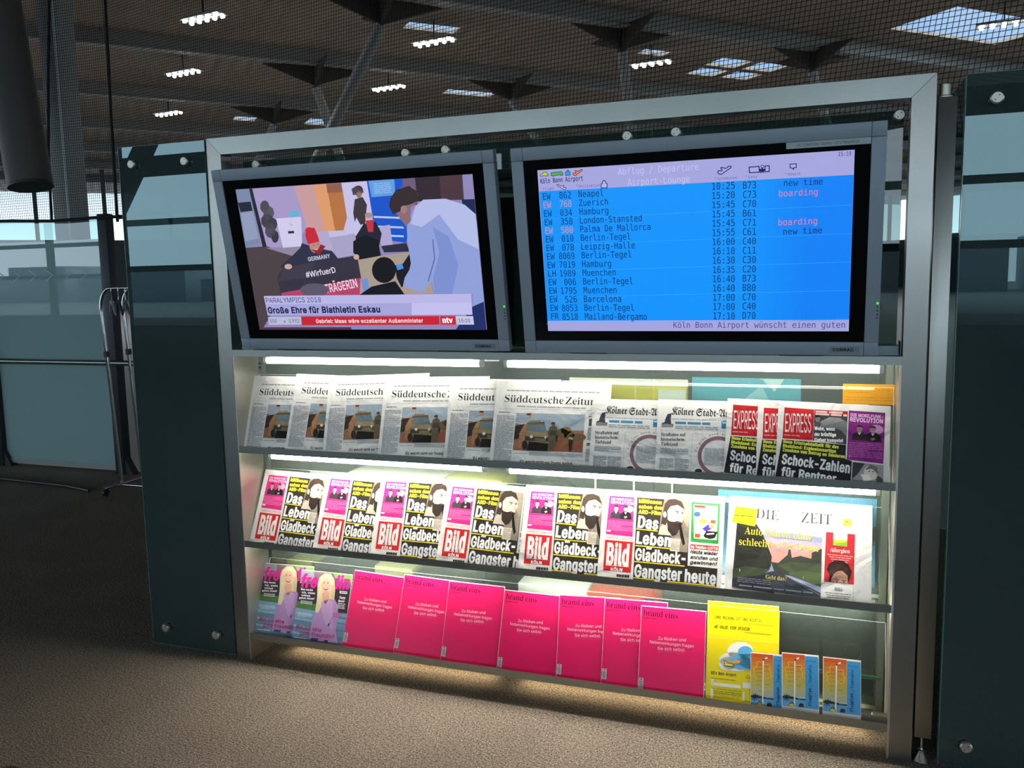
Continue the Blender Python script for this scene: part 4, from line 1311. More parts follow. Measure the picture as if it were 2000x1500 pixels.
S.poly(p, [(1204, 735), (1268, 740), (1262, 786), (1200, 780)], '#d2502e', 4)
S.poly(p, [(1392, 578), (1450, 580), (1448, 620), (1390, 616)], '#d2502e', 4)
p = 'lotto_notice'
S.poly(p, [(1148, 858), (1488, 885), (1484, 942), (1143, 912)], '#c8302a', 1)
S.text(p, 'im Telefon-LOTTO', (1156, 902), (1476, 930), 32, '#eee6dc', 2, 'sans', .03)
for s_, x0, y0, x1, y1 in (('Heute wieder', 1146, 966, 1472, 994), ('anrufen und', 1144, 1028, 1472, 1056), ('gewinnen!', 1140, 1090, 1462, 1114)):
    S.text(p, s_, (x0, y0), (x1, y1), 42, '#25231f', 2, 'sans', .03, slant=.2)
S.build(r)
series(r, [dict(row=2, x0=.0685, roll=-1.6, lift=-.008, y=.022), dict(row=2, x0=.344, roll=-1.4, lift=-.006, y=.022), dict(row=2, x0=.583, roll=.2, lift=-.003, y=.021), dict(row=2, x0=.842, roll=-1.6, lift=-.004), dict(row=2, x0=1.145, roll=.2, lift=-.003), dict(row=2, x0=1.418, roll=-.2, lift=.0, y=.019)],
       ['picture tabloid with bearded man at the left end of middle shelf', 'picture tabloid second from left on middle shelf, face half covered', 'picture tabloid third from left on middle shelf, top glaring white',
        'picture tabloid fourth from left, bearded man and green strip both visible', 'picture tabloid fifth from left, lying against the fully visible one', 'fully visible picture tabloid with green games advert on middle shelf'], 'picture tabloids on the middle shelf')

# ---------------------------------------------------------------- weekly broadsheet with the road photo
W, H = .419, .302
r = publication('newspaper', W, H, .006, '#d9d9d6', 'newspaper', leaves=7)
S = Sheet(W, H, [(125, 160), (1588, 290), (1585, 1240), (75, 1095)], H - HID, inks=NEWS)
p = 'masthead'  # black title inked dark grey, overexposed glare put into the colour
S.text(p, 'DIE', (398, 385), (640, 412), 95, '#3a3a3c', 1, 'serif', -.012)
S.text(p, 'ZEIT', (872, 435), (1185, 462), 100, '#3a3a3c', 1, 'serif', -.012)
p = 'corner_badge'
S.poly(p, [(1302, 405), (1384, 412), (1380, 482), (1298, 474)], '#d8d23a', 1); S.poly(p, [(1325, 428), (1345, 430), (1338, 446)], '#4a4a30', 2)
p = 'cover_photo'
S.poly(p, [(200, 425), (1092, 520), (1078, 1192), (152, 1085)], '#9aa0bc', 1)
S.poly(p, [(200, 425), (1092, 520), (1088, 600), (600, 560), (198, 520)], '#b9bed2', 2)
S.poly(p, [(480, 500), (900, 560), (1089, 590), (1088, 640), (700, 590), (500, 560)], '#8f96b6', 3)
S.poly(p, [(195, 560), (1087, 650), (1084, 860), (188, 800)], '#c3a2b4', 2)
S.poly(p, [(192, 680), (1086, 740), (1084, 900), (186, 840)], '#d2978c', 3)
S.poly(p, [(200, 425), (410, 450), (480, 560), (540, 700), (572, 780), (560, 880), (480, 960), (158, 980)], '#2c2f28', 4)      # trees left
S.poly(p, [(198, 470), (330, 490), (420, 600), (470, 720), (420, 800), (190, 820)], '#24261f', 5)
S.poly(p, [(560, 830), (640, 840), (735, 760), (745, 710), (765, 705), (780, 790), (870, 770), (980, 800), (985, 740), (1050, 715), (1087, 700), (1080, 990), (700, 960), (600, 930)], '#3c4238', 4)
S.poly(p, [(640, 870), (760, 830), (900, 840), (1082, 850), (1080, 1000), (760, 940)], '#4b5640', 5)
S.poly(p, [(160, 900), (300, 870), (480, 900), (560, 900), (470, 960), (158, 990)], '#3f4a34', 6)
S.poly(p, [(750, 940), (900, 920), (1081, 940), (1080, 1080), (760, 960)], '#56643f', 6)
S.poly(p, [(570, 925), (625, 925), (1078, 1140), (1078, 1192), (152, 1085), (155, 990), (430, 960)], '#3a4048', 6)          # road
S.poly(p, [(155, 1000), (500, 960), (560, 1050), (600, 1150), (152, 1085)], '#272c34', 7)
S.stroke(p, [(720, 970), (1070, 1160)], .0012, '#8a8f96', 8)
S.ell(p, 235, 915, 5, 14, '#c8ccc4', 8); S.ell(p, 900, 990, 5, 14, '#9aa090', 8)
for s_, x0, y0, x1, y1, h in (('Auto fahren ohne', 282, 545, 985, 618, 72), ('schlechtes Gewissen', 222, 655, 1052, 730, 72), ('Geht das?', 508, 1000, 728, 1022, 40)):
    S.text('headline' if h > 50 else 'subheading', s_, (x0, y0), (x1, y1), h, '#e6d23c' if h > 50 else '#cfc060', 9, 'serif', -.010)
S.lines('subheading', 210, 985, 560, 1075, 3, '#7a8088', 9, .35); S.lines('subheading', 230, 1060, 1000, 1100, 1, '#7a8088', 9, .35)
p = 'doctor_sticker'
S.poly(p, [(185, 262), (260, 272), (415, 300), (392, 472), (146, 422)], '#e8e012', 10)
S.text(p, 'DOCTOR', (188, 322), (388, 358), 36, '#2b2a10', 11, 'sans', .0)
S.lines(p, 170, 350, 390, 366, 1, '#4a4820', 11, .6)
p = 'allergy_panel'
S.poly(p, [(1128, 533), (1420, 560), (1412, 1055), (1110, 1025)], '#bf2a30', 1)
S.poly(p, [(1203, 520), (1345, 533), (1340, 682), (1200, 665)], '#dfe6e4', 2)
S.poly(p, [(1202, 610), (1343, 622), (1340, 682), (1200, 665)], '#7fae3a', 3); S.ell(p, 1270, 628, 62, 14, '#d8d02c', 4)
S.stroke(p, [(1275, 560), (1262, 580), (1272, 585), (1262, 605)], .001, '#3a3a3a', 4)
S.text(p, 'Allergien', (1170, 728), (1368, 746), 40, '#f0e4e0', 2, 'serif', -.010)
for y in (752, 775, 798, 820):
    S.lines(p, 1140 + (y - 752) * .8, y, 1400 - (y - 752) * .8, y + 14, 1, '#e0a8a4', 2, .5)
S.poly(p, [(1140, 905), (1160, 850), (1220, 815), (1300, 820), (1360, 860), (1392, 930), (1370, 1000), (1350, 1045), (1160, 1025), (1165, 960)], '#2e1f1a', 3)
S.poly(p, [(1180, 1025), (1195, 960), (1250, 920), (1310, 920), (1350, 970), (1352, 1048)], '#b88a74', 4)
S.poly(p, [(1150, 930), (1200, 860), (1280, 850), (1350, 900), (1340, 960), (1290, 915), (1220, 930), (1190, 990)], '#3a2820', 5)
S.stroke(p, [(1222, 1003), (1262, 1010)], .002, '#2a1a16', 5); S.stroke(p, [(1292, 1012), (1330, 1018)], .002, '#2a1a16', 5)
S.ell(p, 1242, 1024, 10, 6, '#1c1412', 6); S.ell(p, 1312, 1030, 10, 6, '#1c1412', 6)
p = 'text_columns'
S.text(p, '-Bild-', (1205, 1115), (1310, 1126), 34, '#35353a', 1, 'serif', -.010)
for k, y in enumerate((1130, 1152, 1174, 1196)):
    S.lines(p, 1125 + 10 * k, y, 1385 - 10 * k, y + 12, 1, '#55565c', 1, .5)
S.stroke(p, [(1410, 1060), (1405, 1225)], .0005, '#77787c', 1)
S.build(r)
series(r, [dict(row=2, x0=1.822, roll=-.7, lift=.0, yaw=.6, y=.024)], ['thick weekly broadsheet with evening road photo and yellow sticker, right end of middle shelf'], '')

# ---------------------------------------------------------------- women's magazine
W, H = .216, .266
r = publication('magazine', W, H, .0035, '#5f7f99', 'magazine', kind='mag', edge='#e8e8e6', leaves=4)
S = Sheet(W, H, [(650, 190), (1133, 237), (1020, 893), (545, 832)], H - HID, inks=MAG)
p = 'cover_photo'
S.rect(p, 650, 190, 1020, 893, '#6a8ba6', 0)
A = quad_map((650, 190), (1133, 237), (1020, 893), (545, 832))
S.poly(p, [A(0, 0), A(1, 0), A(1, .34), A(0, .34)], '#5a5e58', 1)
S.poly(p, [A(0, 0), A(.25, 0), A(.3, .12), A(0, .2)], '#8d9299', 2); S.poly(p, [A(.62, 0), A(1, 0), A(1, .12), A(.7, .1)], '#6f9a4a', 2); S.poly(p, [A(.25, 0), A(.5, 0), A(.45, .2), A(.28, .2)], '#7c6468', 2)
S.poly(p, [A(0, .2), A(.5, .18), A(1, .2), A(1, .56), A(0, .54)], '#35262c', 2)
S.poly(p, [A(0, .46), A(.5, .48), A(.5, .58), A(0, .56)], '#4f7a35', 3)
S.poly(p, [A(0, .56), A(1, .58), A(1, .74), A(0, .72)], '#7fa6bf', 3)
for v_ in (.62, .7, .8, .9):
    S.poly(p, [A(0, v_), A(.35, v_ + .015), A(.35, v_ + .04), A(0, v_ + .03)], '#98b8cc', 4); S.poly(p, [A(.8, v_), A(1, v_), A(1, v_ + .03), A(.8, v_ + .02)], '#557f9e', 4)
T_ = 'title'
S.text(T_, 'freundin', (630, 352), (1092, 372), 128, '#d8188c', 5, 'sans', .05, slant=.16)
p = 'cover_model'
S.poly(p, [(768, 600), (790, 470), (800, 330), (822, 260), (870, 222), (930, 226), (962, 280), (966, 380), (955, 470), (960, 560), (900, 600)], '#d9c69a', 7)          # hair
S.poly(p, [(705, 840), (735, 690), (770, 590), (850, 520), (900, 470), (955, 465), (985, 520), (988, 640), (960, 760), (975, 880), (860, 870)], '#b58bbf', 8)    # jumper
S.poly(p, [(820, 500), (900, 470), (940, 500), (930, 760), (860, 700)], '#c29bcb', 9)
S.poly(p, [(840, 420), (870, 390), (915, 400), (905, 470), (870, 520), (848, 470)], '#d8a58e', 9)
S.ell(p, 882, 325, 44, 72, '#e0b39c', 10, 20, rot=.06)
S.poly(p, [(836, 330), (845, 262), (880, 236), (925, 258), (932, 330), (915, 275), (880, 262), (852, 285)], '#e0cfa4', 11)
S.poly(p, [(770, 590), (800, 430), (830, 330), (842, 420), (830, 540), (800, 600)], '#e3d3a8', 10); S.poly(p, [(935, 330), (962, 330), (958, 470), (930, 480), (925, 420)], '#cbb586', 10)
S.stroke(p, [(856, 305), (873, 304)], .0012, '#4a3a30', 12); S.stroke(p, [(892, 307), (908, 310)], .0012, '#4a3a30', 12)
S.ell(p, 865, 314, 5, 4, '#2f3a44', 12); S.ell(p, 900, 317, 5, 4, '#2f3a44', 12)
S.stroke(p, [(882, 320), (878, 345), (885, 348)], .0007, '#b98a74', 12)
S.poly(p, [(858, 364), (880, 370), (903, 366), (894, 380), (878, 384), (864, 377)], '#9c2a34', 12); S.poly(p, [(863, 367), (880, 371), (899, 368), (880, 375)], '#f4efe8', 13)
S.stroke(p, [(930, 640), (890, 720), (925, 690)], .002, '#9a6fa4', 12); S.poly(p, [(885, 715), (900, 690), (902, 725)], '#2a2030', 12)
S.poly(p, [(730, 830), (800, 838), (780, 862), (722, 850)], '#28305c', 12); S.poly(p, [(850, 850), (885, 852), (880, 876), (848, 872)], '#28305c', 12)
p = 'cover_lines'
for k, (s_, x0, y, x1) in enumerate((('Was koche', 640, 388, 755), ('ich, wenn', 650, 418, 775), ('schnell', 645, 444, 730), ('gehen muss?', 622, 470, 768))):
    S.text(p, s_, (x0, y - 6), (x1, y + 4), 18, '#f2eef0', 14, 'sans', .05)
S.lines(p, 640, 480, 745, 525, 4, '#e6e2e6', 14, .45)
S.lines(p, 612, 592, 735, 650, 5, '#d2e0ea', 14, .4)
S.rect(p, 1012, 388, 1080, 420, '#e8e6e2', 14); S.lines(p, 1018, 396, 1076, 412, 1, '#3a3a3c', 15, .8)
S.text(p, 'Tasty', (1000, 462), (1060, 468), 24, '#f4f0f0', 14, 'sans', .03, slant=.3)
S.text(p, 'Special', (990, 492), (1050, 498), 20, '#f4f0f0', 14, 'sans', .03, slant=.3)
S.lines(p, 990, 505, 1050, 570, 4, '#e6e2e6', 14, .45)
S.lines(p, 945, 595, 1022, 650, 4, '#c02a7a', 14, .45)
S.text(p, 'Bin ich eine', (592, 742), (826, 778), 36, '#b8156c', 15, 'sans', .02)
S.text(p, 'gute Freundin?', (622, 800), (944, 838), 36, '#b8156c', 15, 'sans', .02)
S.lines(p, 570, 820, 690, 838, 1, '#c6d8e4', 14, .4)
S.build(r)
series(r, [dict(row=3, x0=.067, roll=.8, lift=.008, y=.024), dict(row=3, x0=.234, roll=-.4, lift=.0)],
       ['magazine with blonde woman in lilac jumper, at the left end of bottom shelf', 'magazine with blonde woman in lilac jumper, the uncovered one beside pink magazines'], "women's magazines on the bottom shelf")

# ---------------------------------------------------------------- pink business magazine
W, H = .2085, .274
r = publication('magazine', W, H, .003, '#e0145f', 'magazine', kind='mag', edge='#efe9ea', leaves=4)
S = Sheet(W, H, [(50, 235), (520, 285), (503, 890), (35, 830)], H - HID, inks=MAG)
S.text('title', 'brand', (64, 303), (204, 321), 44, '#2c0418', 1, 'serif', -.013)
S.text('title', 'eins', (222, 323), (316, 334), 44, '#2c0418', 1, 'serif', -.013)
S.lines('title', 64, 318, 160, 330, 1, '#8a1240', 1, .5)
for s_, x0, y0, x1, y1 in (('Zu Risiken und', 175, 484, 375, 500), ('Nebenwirkungen fragen', 114, 508, 433, 546), ('Sie sich selbst.', 171, 556, 373, 572)):
    S.text('cover_text', s_, (x0, y0), (x1, y1), 22, '#f3c3d4', 1, 'sans', 0)
S.text('cover_text', 'Sie sich selbst.', (171, 562), (373, 578), -15, '#e5447f', 1, 'sans', 0)
S.poly('barcode', [(42, 753), (74, 757), (71, 832), (38, 828)], '#c9c6c6', 1)
for k in range(13):
    y = 775 + k * 3.9
    S.stroke('barcode', [(46, y), (66, y + 2.4)], (.0006, .0011, .0004)[k % 3], '#26232a', 2)
S.rect('barcode', 51, 760, 65, 768, '#26232a', 2)
S.build(r)
series(r, [dict(row=3, x0=.447, roll=-3.0, lift=.010, y=.026), dict(row=3, x0=.659, roll=-2.2, lift=.014, y=.025), dict(row=3, x0=.848, roll=-.8, lift=.010), dict(row=3, x0=1.061, roll=-.8, lift=.0), dict(row=3, x0=1.2745, roll=1.7, lift=.004, yaw=2.6), dict(row=3, x0=1.429, roll=.9, lift=.010, y=.019), dict(row=3, x0=1.552, roll=.6, lift=-.001, y=.015, yaw=1.6)],
       ['pink magazine leaning next to the blonde woman magazines', 'pink magazine, second from left of the pink row, standing highest', 'pink magazine, third from left of the pink row', 'pink magazine, fourth from left, wholly uncovered with gap at its right',
        'pink magazine, third from right, just right of the narrow white gap', 'pink magazine, second from right, covered by the front one', 'pink magazine at right end of its row beside the yellow form'], 'pink magazines on the bottom shelf')

# ---------------------------------------------------------------- yellow feedback forms
W, H = .219, .296
def form(label, **pl):
    r = publication('feedback_form', W, H, .001, '#e6d300', 'leaflet', kind='mag', edge='#eee6a0', leaves=2)
    S = Sheet(W, H, [(535, 240), (1045, 290), (1036, 968), (530, 895)], H - HID, inks=MAG)
    K = '#3a3410'
    S.text('heading', 'IHRE MEINUNG IST UNS WICHTIG', (580, 338), (915, 370), 22, K, 1, 'mono', .02)
    S.text('heading', 'WE VALUE YOUR OPINION', (578, 408), (830, 432), 23, K, 1, 'mono', .02, slant=.2)
    S.lines('heading', 792, 372, 1008, 408, 3, '#8f8420', 1, .45); S.lines('heading', 792, 438, 990, 472, 3, '#8f8420', 1, .45)
    for y0, y1 in ((475, 525), (705, 768)):
        S.stroke('folds', [(540, y0), (1040, y1)], .0009, '#f2e880', 1)
    p = 'cloud_picture'
    cl = [(765, 575, 92, 62), (700, 640, 82, 55), (800, 650, 110, 68), (680, 665, 64, 50), (900, 650, 70, 55), (760, 680, 120, 42)]
    for x, y, a, b_ in cl: S.ell(p, x, y, a, b_, '#e8e8e2', 2)
    for x, y, a, b_ in ((800, 585, 52, 42), (840, 650, 90, 52), (765, 640, 68, 40), (800, 680, 85, 26)): S.ell(p, x, y, a, b_, '#58a9d6', 3)
    S.poly(p, [(700, 650), (740, 640), (770, 650), (762, 664), (726, 668), (700, 662)], '#e59a34', 4)
    S.poly(p, [(652, 645), (662, 645), (672, 662), (706, 668), (720, 678), (716, 686), (660, 682)], '#e6dc20', 5)
    S.stroke(p, [(652, 645), (662, 645), (672, 662), (706, 668), (720, 678), (716, 686), (660, 682)], .0016, K, 6, True)
    S.lines(p, 785, 625, 860, 690, 4, '#3a80a8', 5, .35)
    S.text('form_fields', 'Köln Bonn Airport', (563, 738), (738, 760), 21, K, 1, 'mono', .025)
    S.lines('form_fields', 563, 762, 740, 770, 1, '#8f8420', 1, .6)
    outl = [(806, 770), (812, 760), (824, 756), (836, 764), (838, 774)]
    S.stroke('form_fields', outl, .001, K, 1, True)
    for x0, y0, x1, y1 in ((564, 770, 582, 815), (566, 795, 770, 845), (785, 800, 850, 850), (562, 838, 578, 908), (785, 870, 800, 938)):
        S.rect('form_fields', x0, y0, x1, y1, '#e6e6e0', 2)
    S.lines('form_fields', 566, 835, 780, 880, 3, '#8f8420', 1, .3); S.lines('form_fields', 590, 862, 770, 930, 5, '#8f8420', 1, .25)
    S.build(r); r['label'] = label; r['group'] = 'yellow feedback forms'
    place(r, 3, **pl)
form('yellow feedback form sticking up behind the front form, only top edge visible', x0=1.7655, roll=1.0, lift=.012, y=.0275, yaw=.5)
form('yellow feedback form with cloud picture between pink magazine and timetables', x0=1.768, roll=1.0, lift=.0, y=.0235, yaw=.5)

# ---------------------------------------------------------------- flight timetables
W, H = .1055, .169
r = publication('timetable_booklet', W, H, .004, '#d9d6d0', 'booklet', kind='mag', edge='#eceae6', leaves=4)
S = Sheet(W, H, [(288, 757), (710, 808), (700, 1424), (283, 1356)], H - HID, inks=MAG)
p = 'cover_picture'
cols = ['#c9521c', '#cf6a1e', '#d27f22', '#d39228', '#cfa02e', '#c9a836', '#bfac46', '#b9b060', '#b4b27c', '#a9b08c']
for k, c_ in enumerate(cols):
    y0, y1 = 757 + k * 49, 757 + (k + 1) * 49
    S.poly(p, [(288 - k * .4, y0), (549, y0 + 30), (549, y1 + 32), (288 - k * .4, y1 + 2)], c_, 1)
S.poly(p, [(284, 1248), (548, 1292), (546, 1400), (283, 1356)], '#5f9cc8', 2)
S.poly(p, [(284, 1248), (330, 1240), (400, 1262), (440, 1272), (470, 1290), (548, 1296), (546, 1312), (284, 1270)], '#22262c', 3)
for a in range(8):
    S.stroke(p, [(330, 1268), (330 + 38 * math.cos(a * PI / 4 + .2), 1268 + 40 * math.sin(a * PI / 4 + .2))], .0022, '#15181c', 4)
for x0, y, x1 in ((350, 860, 414), (356, 900, 410), (320, 945, 420), (325, 985, 420), (340, 1030, 420), (345, 1080, 415), (350, 1130, 400), (372, 1195, 400), (440, 915, 508), (440, 975, 515), (445, 1040, 512), (445, 1132, 505)):
    S.stroke(p, [(x0, y), (x1, y + 8)], .0009, '#6a5a1c', 3)
for pts in ([(418, 870), (362, 858), (350, 870), (362, 895), (352, 925), (328, 930), (316, 950), (335, 985), (325, 1005), (352, 1060)], [(440, 905), (505, 908), (512, 925), (500, 965), (520, 985), (515, 1050), (490, 1060), (446, 1040)]):
    S.stroke(p, pts, .0016, '#e3c552', 4)
S.poly(p, [(424, 850), (440, 852), (428, 1385), (412, 1380)], '#e9e4da', 5)
S.poly(p, [(424, 850), (428, 832), (438, 828), (442, 852)], '#4a1210', 6)
S.poly(p, [(448, 822), (482, 810), (480, 832), (452, 836)], '#f0e8e4', 5)
S.poly(p, [(352, 1350), (372, 1330), (412, 1340), (420, 1372), (380, 1368)], '#d8c22e', 5); S.stroke(p, [(352, 1350), (372, 1330), (412, 1340), (420, 1372)], .0016, '#15181c', 6); S.stroke(p, [(374, 1332), (380, 1318), (398, 1320), (402, 1336)], .0016, '#15181c', 6)
S.poly(p, [(466, 1375), (474, 1345), (500, 1338), (526, 1355), (525, 1392), (500, 1378), (492, 1386)], '#15181c', 5)
p = 'title_strip'
S.poly(p, [(552, 800), (706, 818), (697, 1424), (546, 1398)], '#3a92cc', 1)
def vtext(s, x, y0, y1, hgt, bold):
    a, b_ = S.P(x, y0), S.P(x + (y1 - y0) * -.012, y1)
    ex = (b_ - a); w_ = ex.length; ex.normalize(); ey = Vector((-ex.y, ex.x))
    v, f, w = text_shape(s, 'mono', bold)
    S.part(p).add([(*(a + ex * (q_[0] * w_ / w) + ey * q_[1] * hgt), S.z(3)) for q_ in v], f, MAG('#17305a'))
vtext('Flugplan', 612, 1378, 1175, .0078, .03)
S.stroke(p, [(608, 1146), (632, 1149)], .0007, '#17305a', 3)
vtext('Timetable', 622, 1118, 908, .0082, .01)
S.lines(p, 566, 850, 680, 880, 2, '#2a6a98', 2, .5)
S.build(r)
series(r, [dict(row=3, x0=1.9065, roll=1.4, lift=-.001, y=.0125, yaw=1.4), dict(row=3, x0=2.0, roll=1.6, lift=.011, y=.0105, yaw=.6), dict(row=3, x0=2.117, roll=.4, lift=.012, y=.013, yaw=.6)],
       ['orange and blue flight timetable overlapping the yellow form', 'orange and blue flight timetable, middle one of the three', 'orange and blue flight timetable standing apart at the right'], 'flight timetables')

# ================================================================== things seen through the back glass
def card(name, label, cat, x0, x1, z0, z1, y0, y1, col, rough=.6, bev=.002, group=None):
    o = thing(name, label, cat, ((x0 + x1) / 2, (y0 + y1) / 2, z0), group)
    w, d = (x1 - x0) / 2, (y1 - y0) / 2
    MB().box(-w, w, -d, d, 0, z1 - z0, plain(col, rough), bev).build('body', o)
    return o
def flat_text(o, name, s, x, y, z, w, h, col, font='sans', bold=0.0):
    v, f, tw = text_shape(s, font, bold)
    MB().add([(x + p[0] * w / tw, y, z + p[1] * h) for p in v], f, plain(col, .6)).build(name, o)
fo = card('document_folder', 'yellow card folder standing behind the glass above the blackletter papers', 'folder', 1.275, 1.68, .80, 1.062, .19, .215, '#e2cf55')
MB().box(-.2, .2025, .013, .016, 0, .285, plain('#f1efe6', .7)).box(.03, .036, -.0135, -.0125, 0, .262, plain('#f0e6a0', .6)).build('paper_sheets', fo)
nt_ = thing('note_card', 'blank white card stuck on the yellow folder behind glass', 'card', (1.632, .186, .99))
MB().box(-.045, .045, -.0005, .0015, 0, .065, plain('#f2f2ee', .7)).build('sheet', nt_)
po = thing('poster_board', 'pale blue poster board standing behind the back glass near the red tabloids', 'poster', (1.86, .24, .80))
MB().box(-.17, .17, -.004, .004, 0, .292, plain('#5fb4cf', .5)).build('board', po)
mb = MB()
mb.add([(-.03, -.0045, .20), (.05, -.0045, .27), (.08, -.0045, .21), (.03, -.0045, .16)], [(0, 1, 2, 3)], plain('#9fd4e4', .5))
mb.add([(.05, -.0045, .29), (.09, -.0045, .25), (.12, -.0045, .29)], [(0, 1, 2)], plain('#cfe9f0', .5))
mb.build('printed_shapes', po)
bx = card('white_carton', 'white carton with rounded edges behind the middle shelf glass on the left', 'carton', .40, .80, .44, .712, .19, .36, '#f4f2ee', .5, .015)
bx = card('yellow_carton', 'pale yellow carton behind the middle shelf glass beside the white one', 'carton', 0.815, 1.03, .44, .715, .19, .36, '#d9d58a', .5, .008)
ch = thing('dark_bag', 'dark padded bag with curved seams behind the middle shelf glass', 'bag', (1.18, .29, .44))
bag = MB()
for k in range(9):
    pass
prof = [(0, 0), (.13, .0), (.14, .06), (.135, .15), (.11, .23), (.06, .265), (0, .27)]
bag.lathe(prof, plain('#34373b', .55), n=28, M=Matrix.Scale(.62, 4, (0, 1, 0)))
bag.build('body', ch)
sm = MB()
for a0 in (-2.2, -1.0):
    sm.tube([(.142 * math.cos(a0 + t * .1) * (1 - .5 * (t / 8) ** 3), .62 * .146 * math.sin(a0 + t * .1) * (1 - .5 * (t / 8) ** 3), .03 + .03 * t) for t in range(8)], .0022, plain('#b9bcbe', .5), 6)
sm.build('seam', ch)
tr = thing('wire_rack', 'white wire rack behind the middle shelf glass right of the bag', 'rack', (1.50, .24, .44))
mb = MB()
for x in (-.14, -.005, .125):
    mb.tube([(x, 0, 0), (x, 0, .30)], .0035, plain('#e8ebea', .4), 8)
for z in (.24, .10):
    mb.tube([(-.15, 0, z), (.13, 0, z)], .0035, plain('#e8ebea', .4), 8)
mb.build('frame', tr)
pb = thing('blue_folder', 'sky blue folder behind the middle shelf glass at the right', 'folder', (2.02, .22, .44))
MB().box(-.24, .24, -.005, .005, 0, .285, plain('#4f9fcf', .5)).build('cover', pb)
mb = MB(); mb.add([(-.2, -.0055, .27), (-.06, -.0055, .24), (.0, -.0055, .22), (-.2, -.0055, .23)], [(0, 1, 2, 3)], plain('#a9d4ea', .5))
mb.add([(.13, -.0055, .12), (.24, -.0055, .2), (.24, -.0055, .14), (.13, -.0055, .06)], [(0, 1, 2, 3)], plain('#566a74', .5))
mb.build('printed_shapes', pb)
for k, (x0, x1, dx) in enumerate(((.235, .49, .03), (.66, .885, .04))):
    bx = card('wine_carton', ['dark grey sparkling wine carton behind glass above the blonde woman magazines', 'dark grey sparkling wine carton behind glass above the pink magazines'][k], 'carton', x0, x1, .08, .33, .20, .38, '#4a5053', .6, .003, 'sparkling wine cartons')
    w = x1 - x0
    flat_text(bx, 'lettering', 'VALDOBBIADENE', -w / 2 + .06, -.0915, .205, .115, .011, '#a9b0ae')
    flat_text(bx, 'lettering', 'PROSECCO', -w / 2 + .06, -.0915, .183, .115, .015, '#e6e8e6', 'sans', .04)
card('beige_carton', 'beige carton between the two dark wine cartons behind the glass', 'carton', .495, .655, .08, .345, .21, .37, '#b9b58c')
card('olive_carton', 'olive green carton behind glass above the left end of bottom shelf', 'carton', .10, .205, .08, .33, .21, .37, '#a3a257')
wc = card('white_carton', 'white carton with small grey stamp behind glass above the pink magazines', 'carton', 1.085, 1.338, .08, .345, .19, .37, '#f2f2ef')
mb = MB()
mb.tube([(.032 + .016 * math.cos(t * PI / 9), -.0912, .212 + .016 * math.sin(t * PI / 9)) for t in range(10, 20)], .0012, plain('#5a6062', .6), 6)
mb.add([(-.03, -.0912, .222), (-.018, -.0912, .228), (-.012, -.0912, .216), (-.022, -.0912, .200), (-.034, -.0912, .212)], [(0, 1, 2, 3, 4)], plain('#5a6062', .6))
mb.build('stamp', wc)
rc = card('red_carton', 'orange-red carton with white letters behind glass above the pink magazines', 'carton', 1.342, 1.572, .08, .338, .19, .37, '#d9452e')
mb = MB()
for s_, z in (('T', .225), ('S', .196)):
    v, f, tw = text_shape(s_, 'sans', .05)
    mb.add([(-.092 - p[1] * .018 + .018, -.0915, z + p[0] * .02 / tw) for p in v], f, plain('#f0ece6', .6))
mb.box(-.035, .045, -.0912, -.0905, .13, .222, plain('#e9eef0', .6))
mb.add([(.08, -.0915, .258), (.115, -.0915, .258), (.115, -.0915, .20)], [(0, 1, 2)], plain('#2f4a7c', .6))
mb.build('lettering', rc)
card('dark_appliance', 'dark box standing behind the glass at the right end of bottom shelf', 'box', 1.80, 2.268, .08, .40, .22, .40, '#1d2220', .35)
oc = card('orange_carton', 'orange carton seen through the gap between the two screens', 'carton', .975, 1.07, 1.17, 1.71, .30, .40, '#b9431f')
gc = card('green_carton', 'dark green carton standing in front of the orange one between the screens', 'carton', 1.0, 1.09, 1.17, 1.53, .19, .28, '#1f4a33')
ns = thing('notice_sign', 'orange-yellow notice with printed lines on the back glass, top right', 'sign', (2.2255, .1435, 1.030))
MB().box(-.0745, .0745, -.0008, .0014, 0, .061, ink('#e3a01c', 'mag')).build('card', ns)
mb = MB()
for k, (s_, w) in enumerate((('Es gibt keine Durchsagen oder', .108), ('letzte Aufrufe, achten Sie auf den', .122), ('Flugsteig-Monitor.', .066), ('', 0), ('There are no announcements or last calls.', .126), ('Please check your flight status on the monitor.', .136))):
    if s_:
        v, f, tw = text_shape(s_, 'mono')
        mb.add([(-.065 + p[0] * w / tw, -.0011, .0505 - k * .0078 + p[1] * .0032) for p in v], f, ink('#8a4a10', 'mag'))
mb.build('lettering', ns)

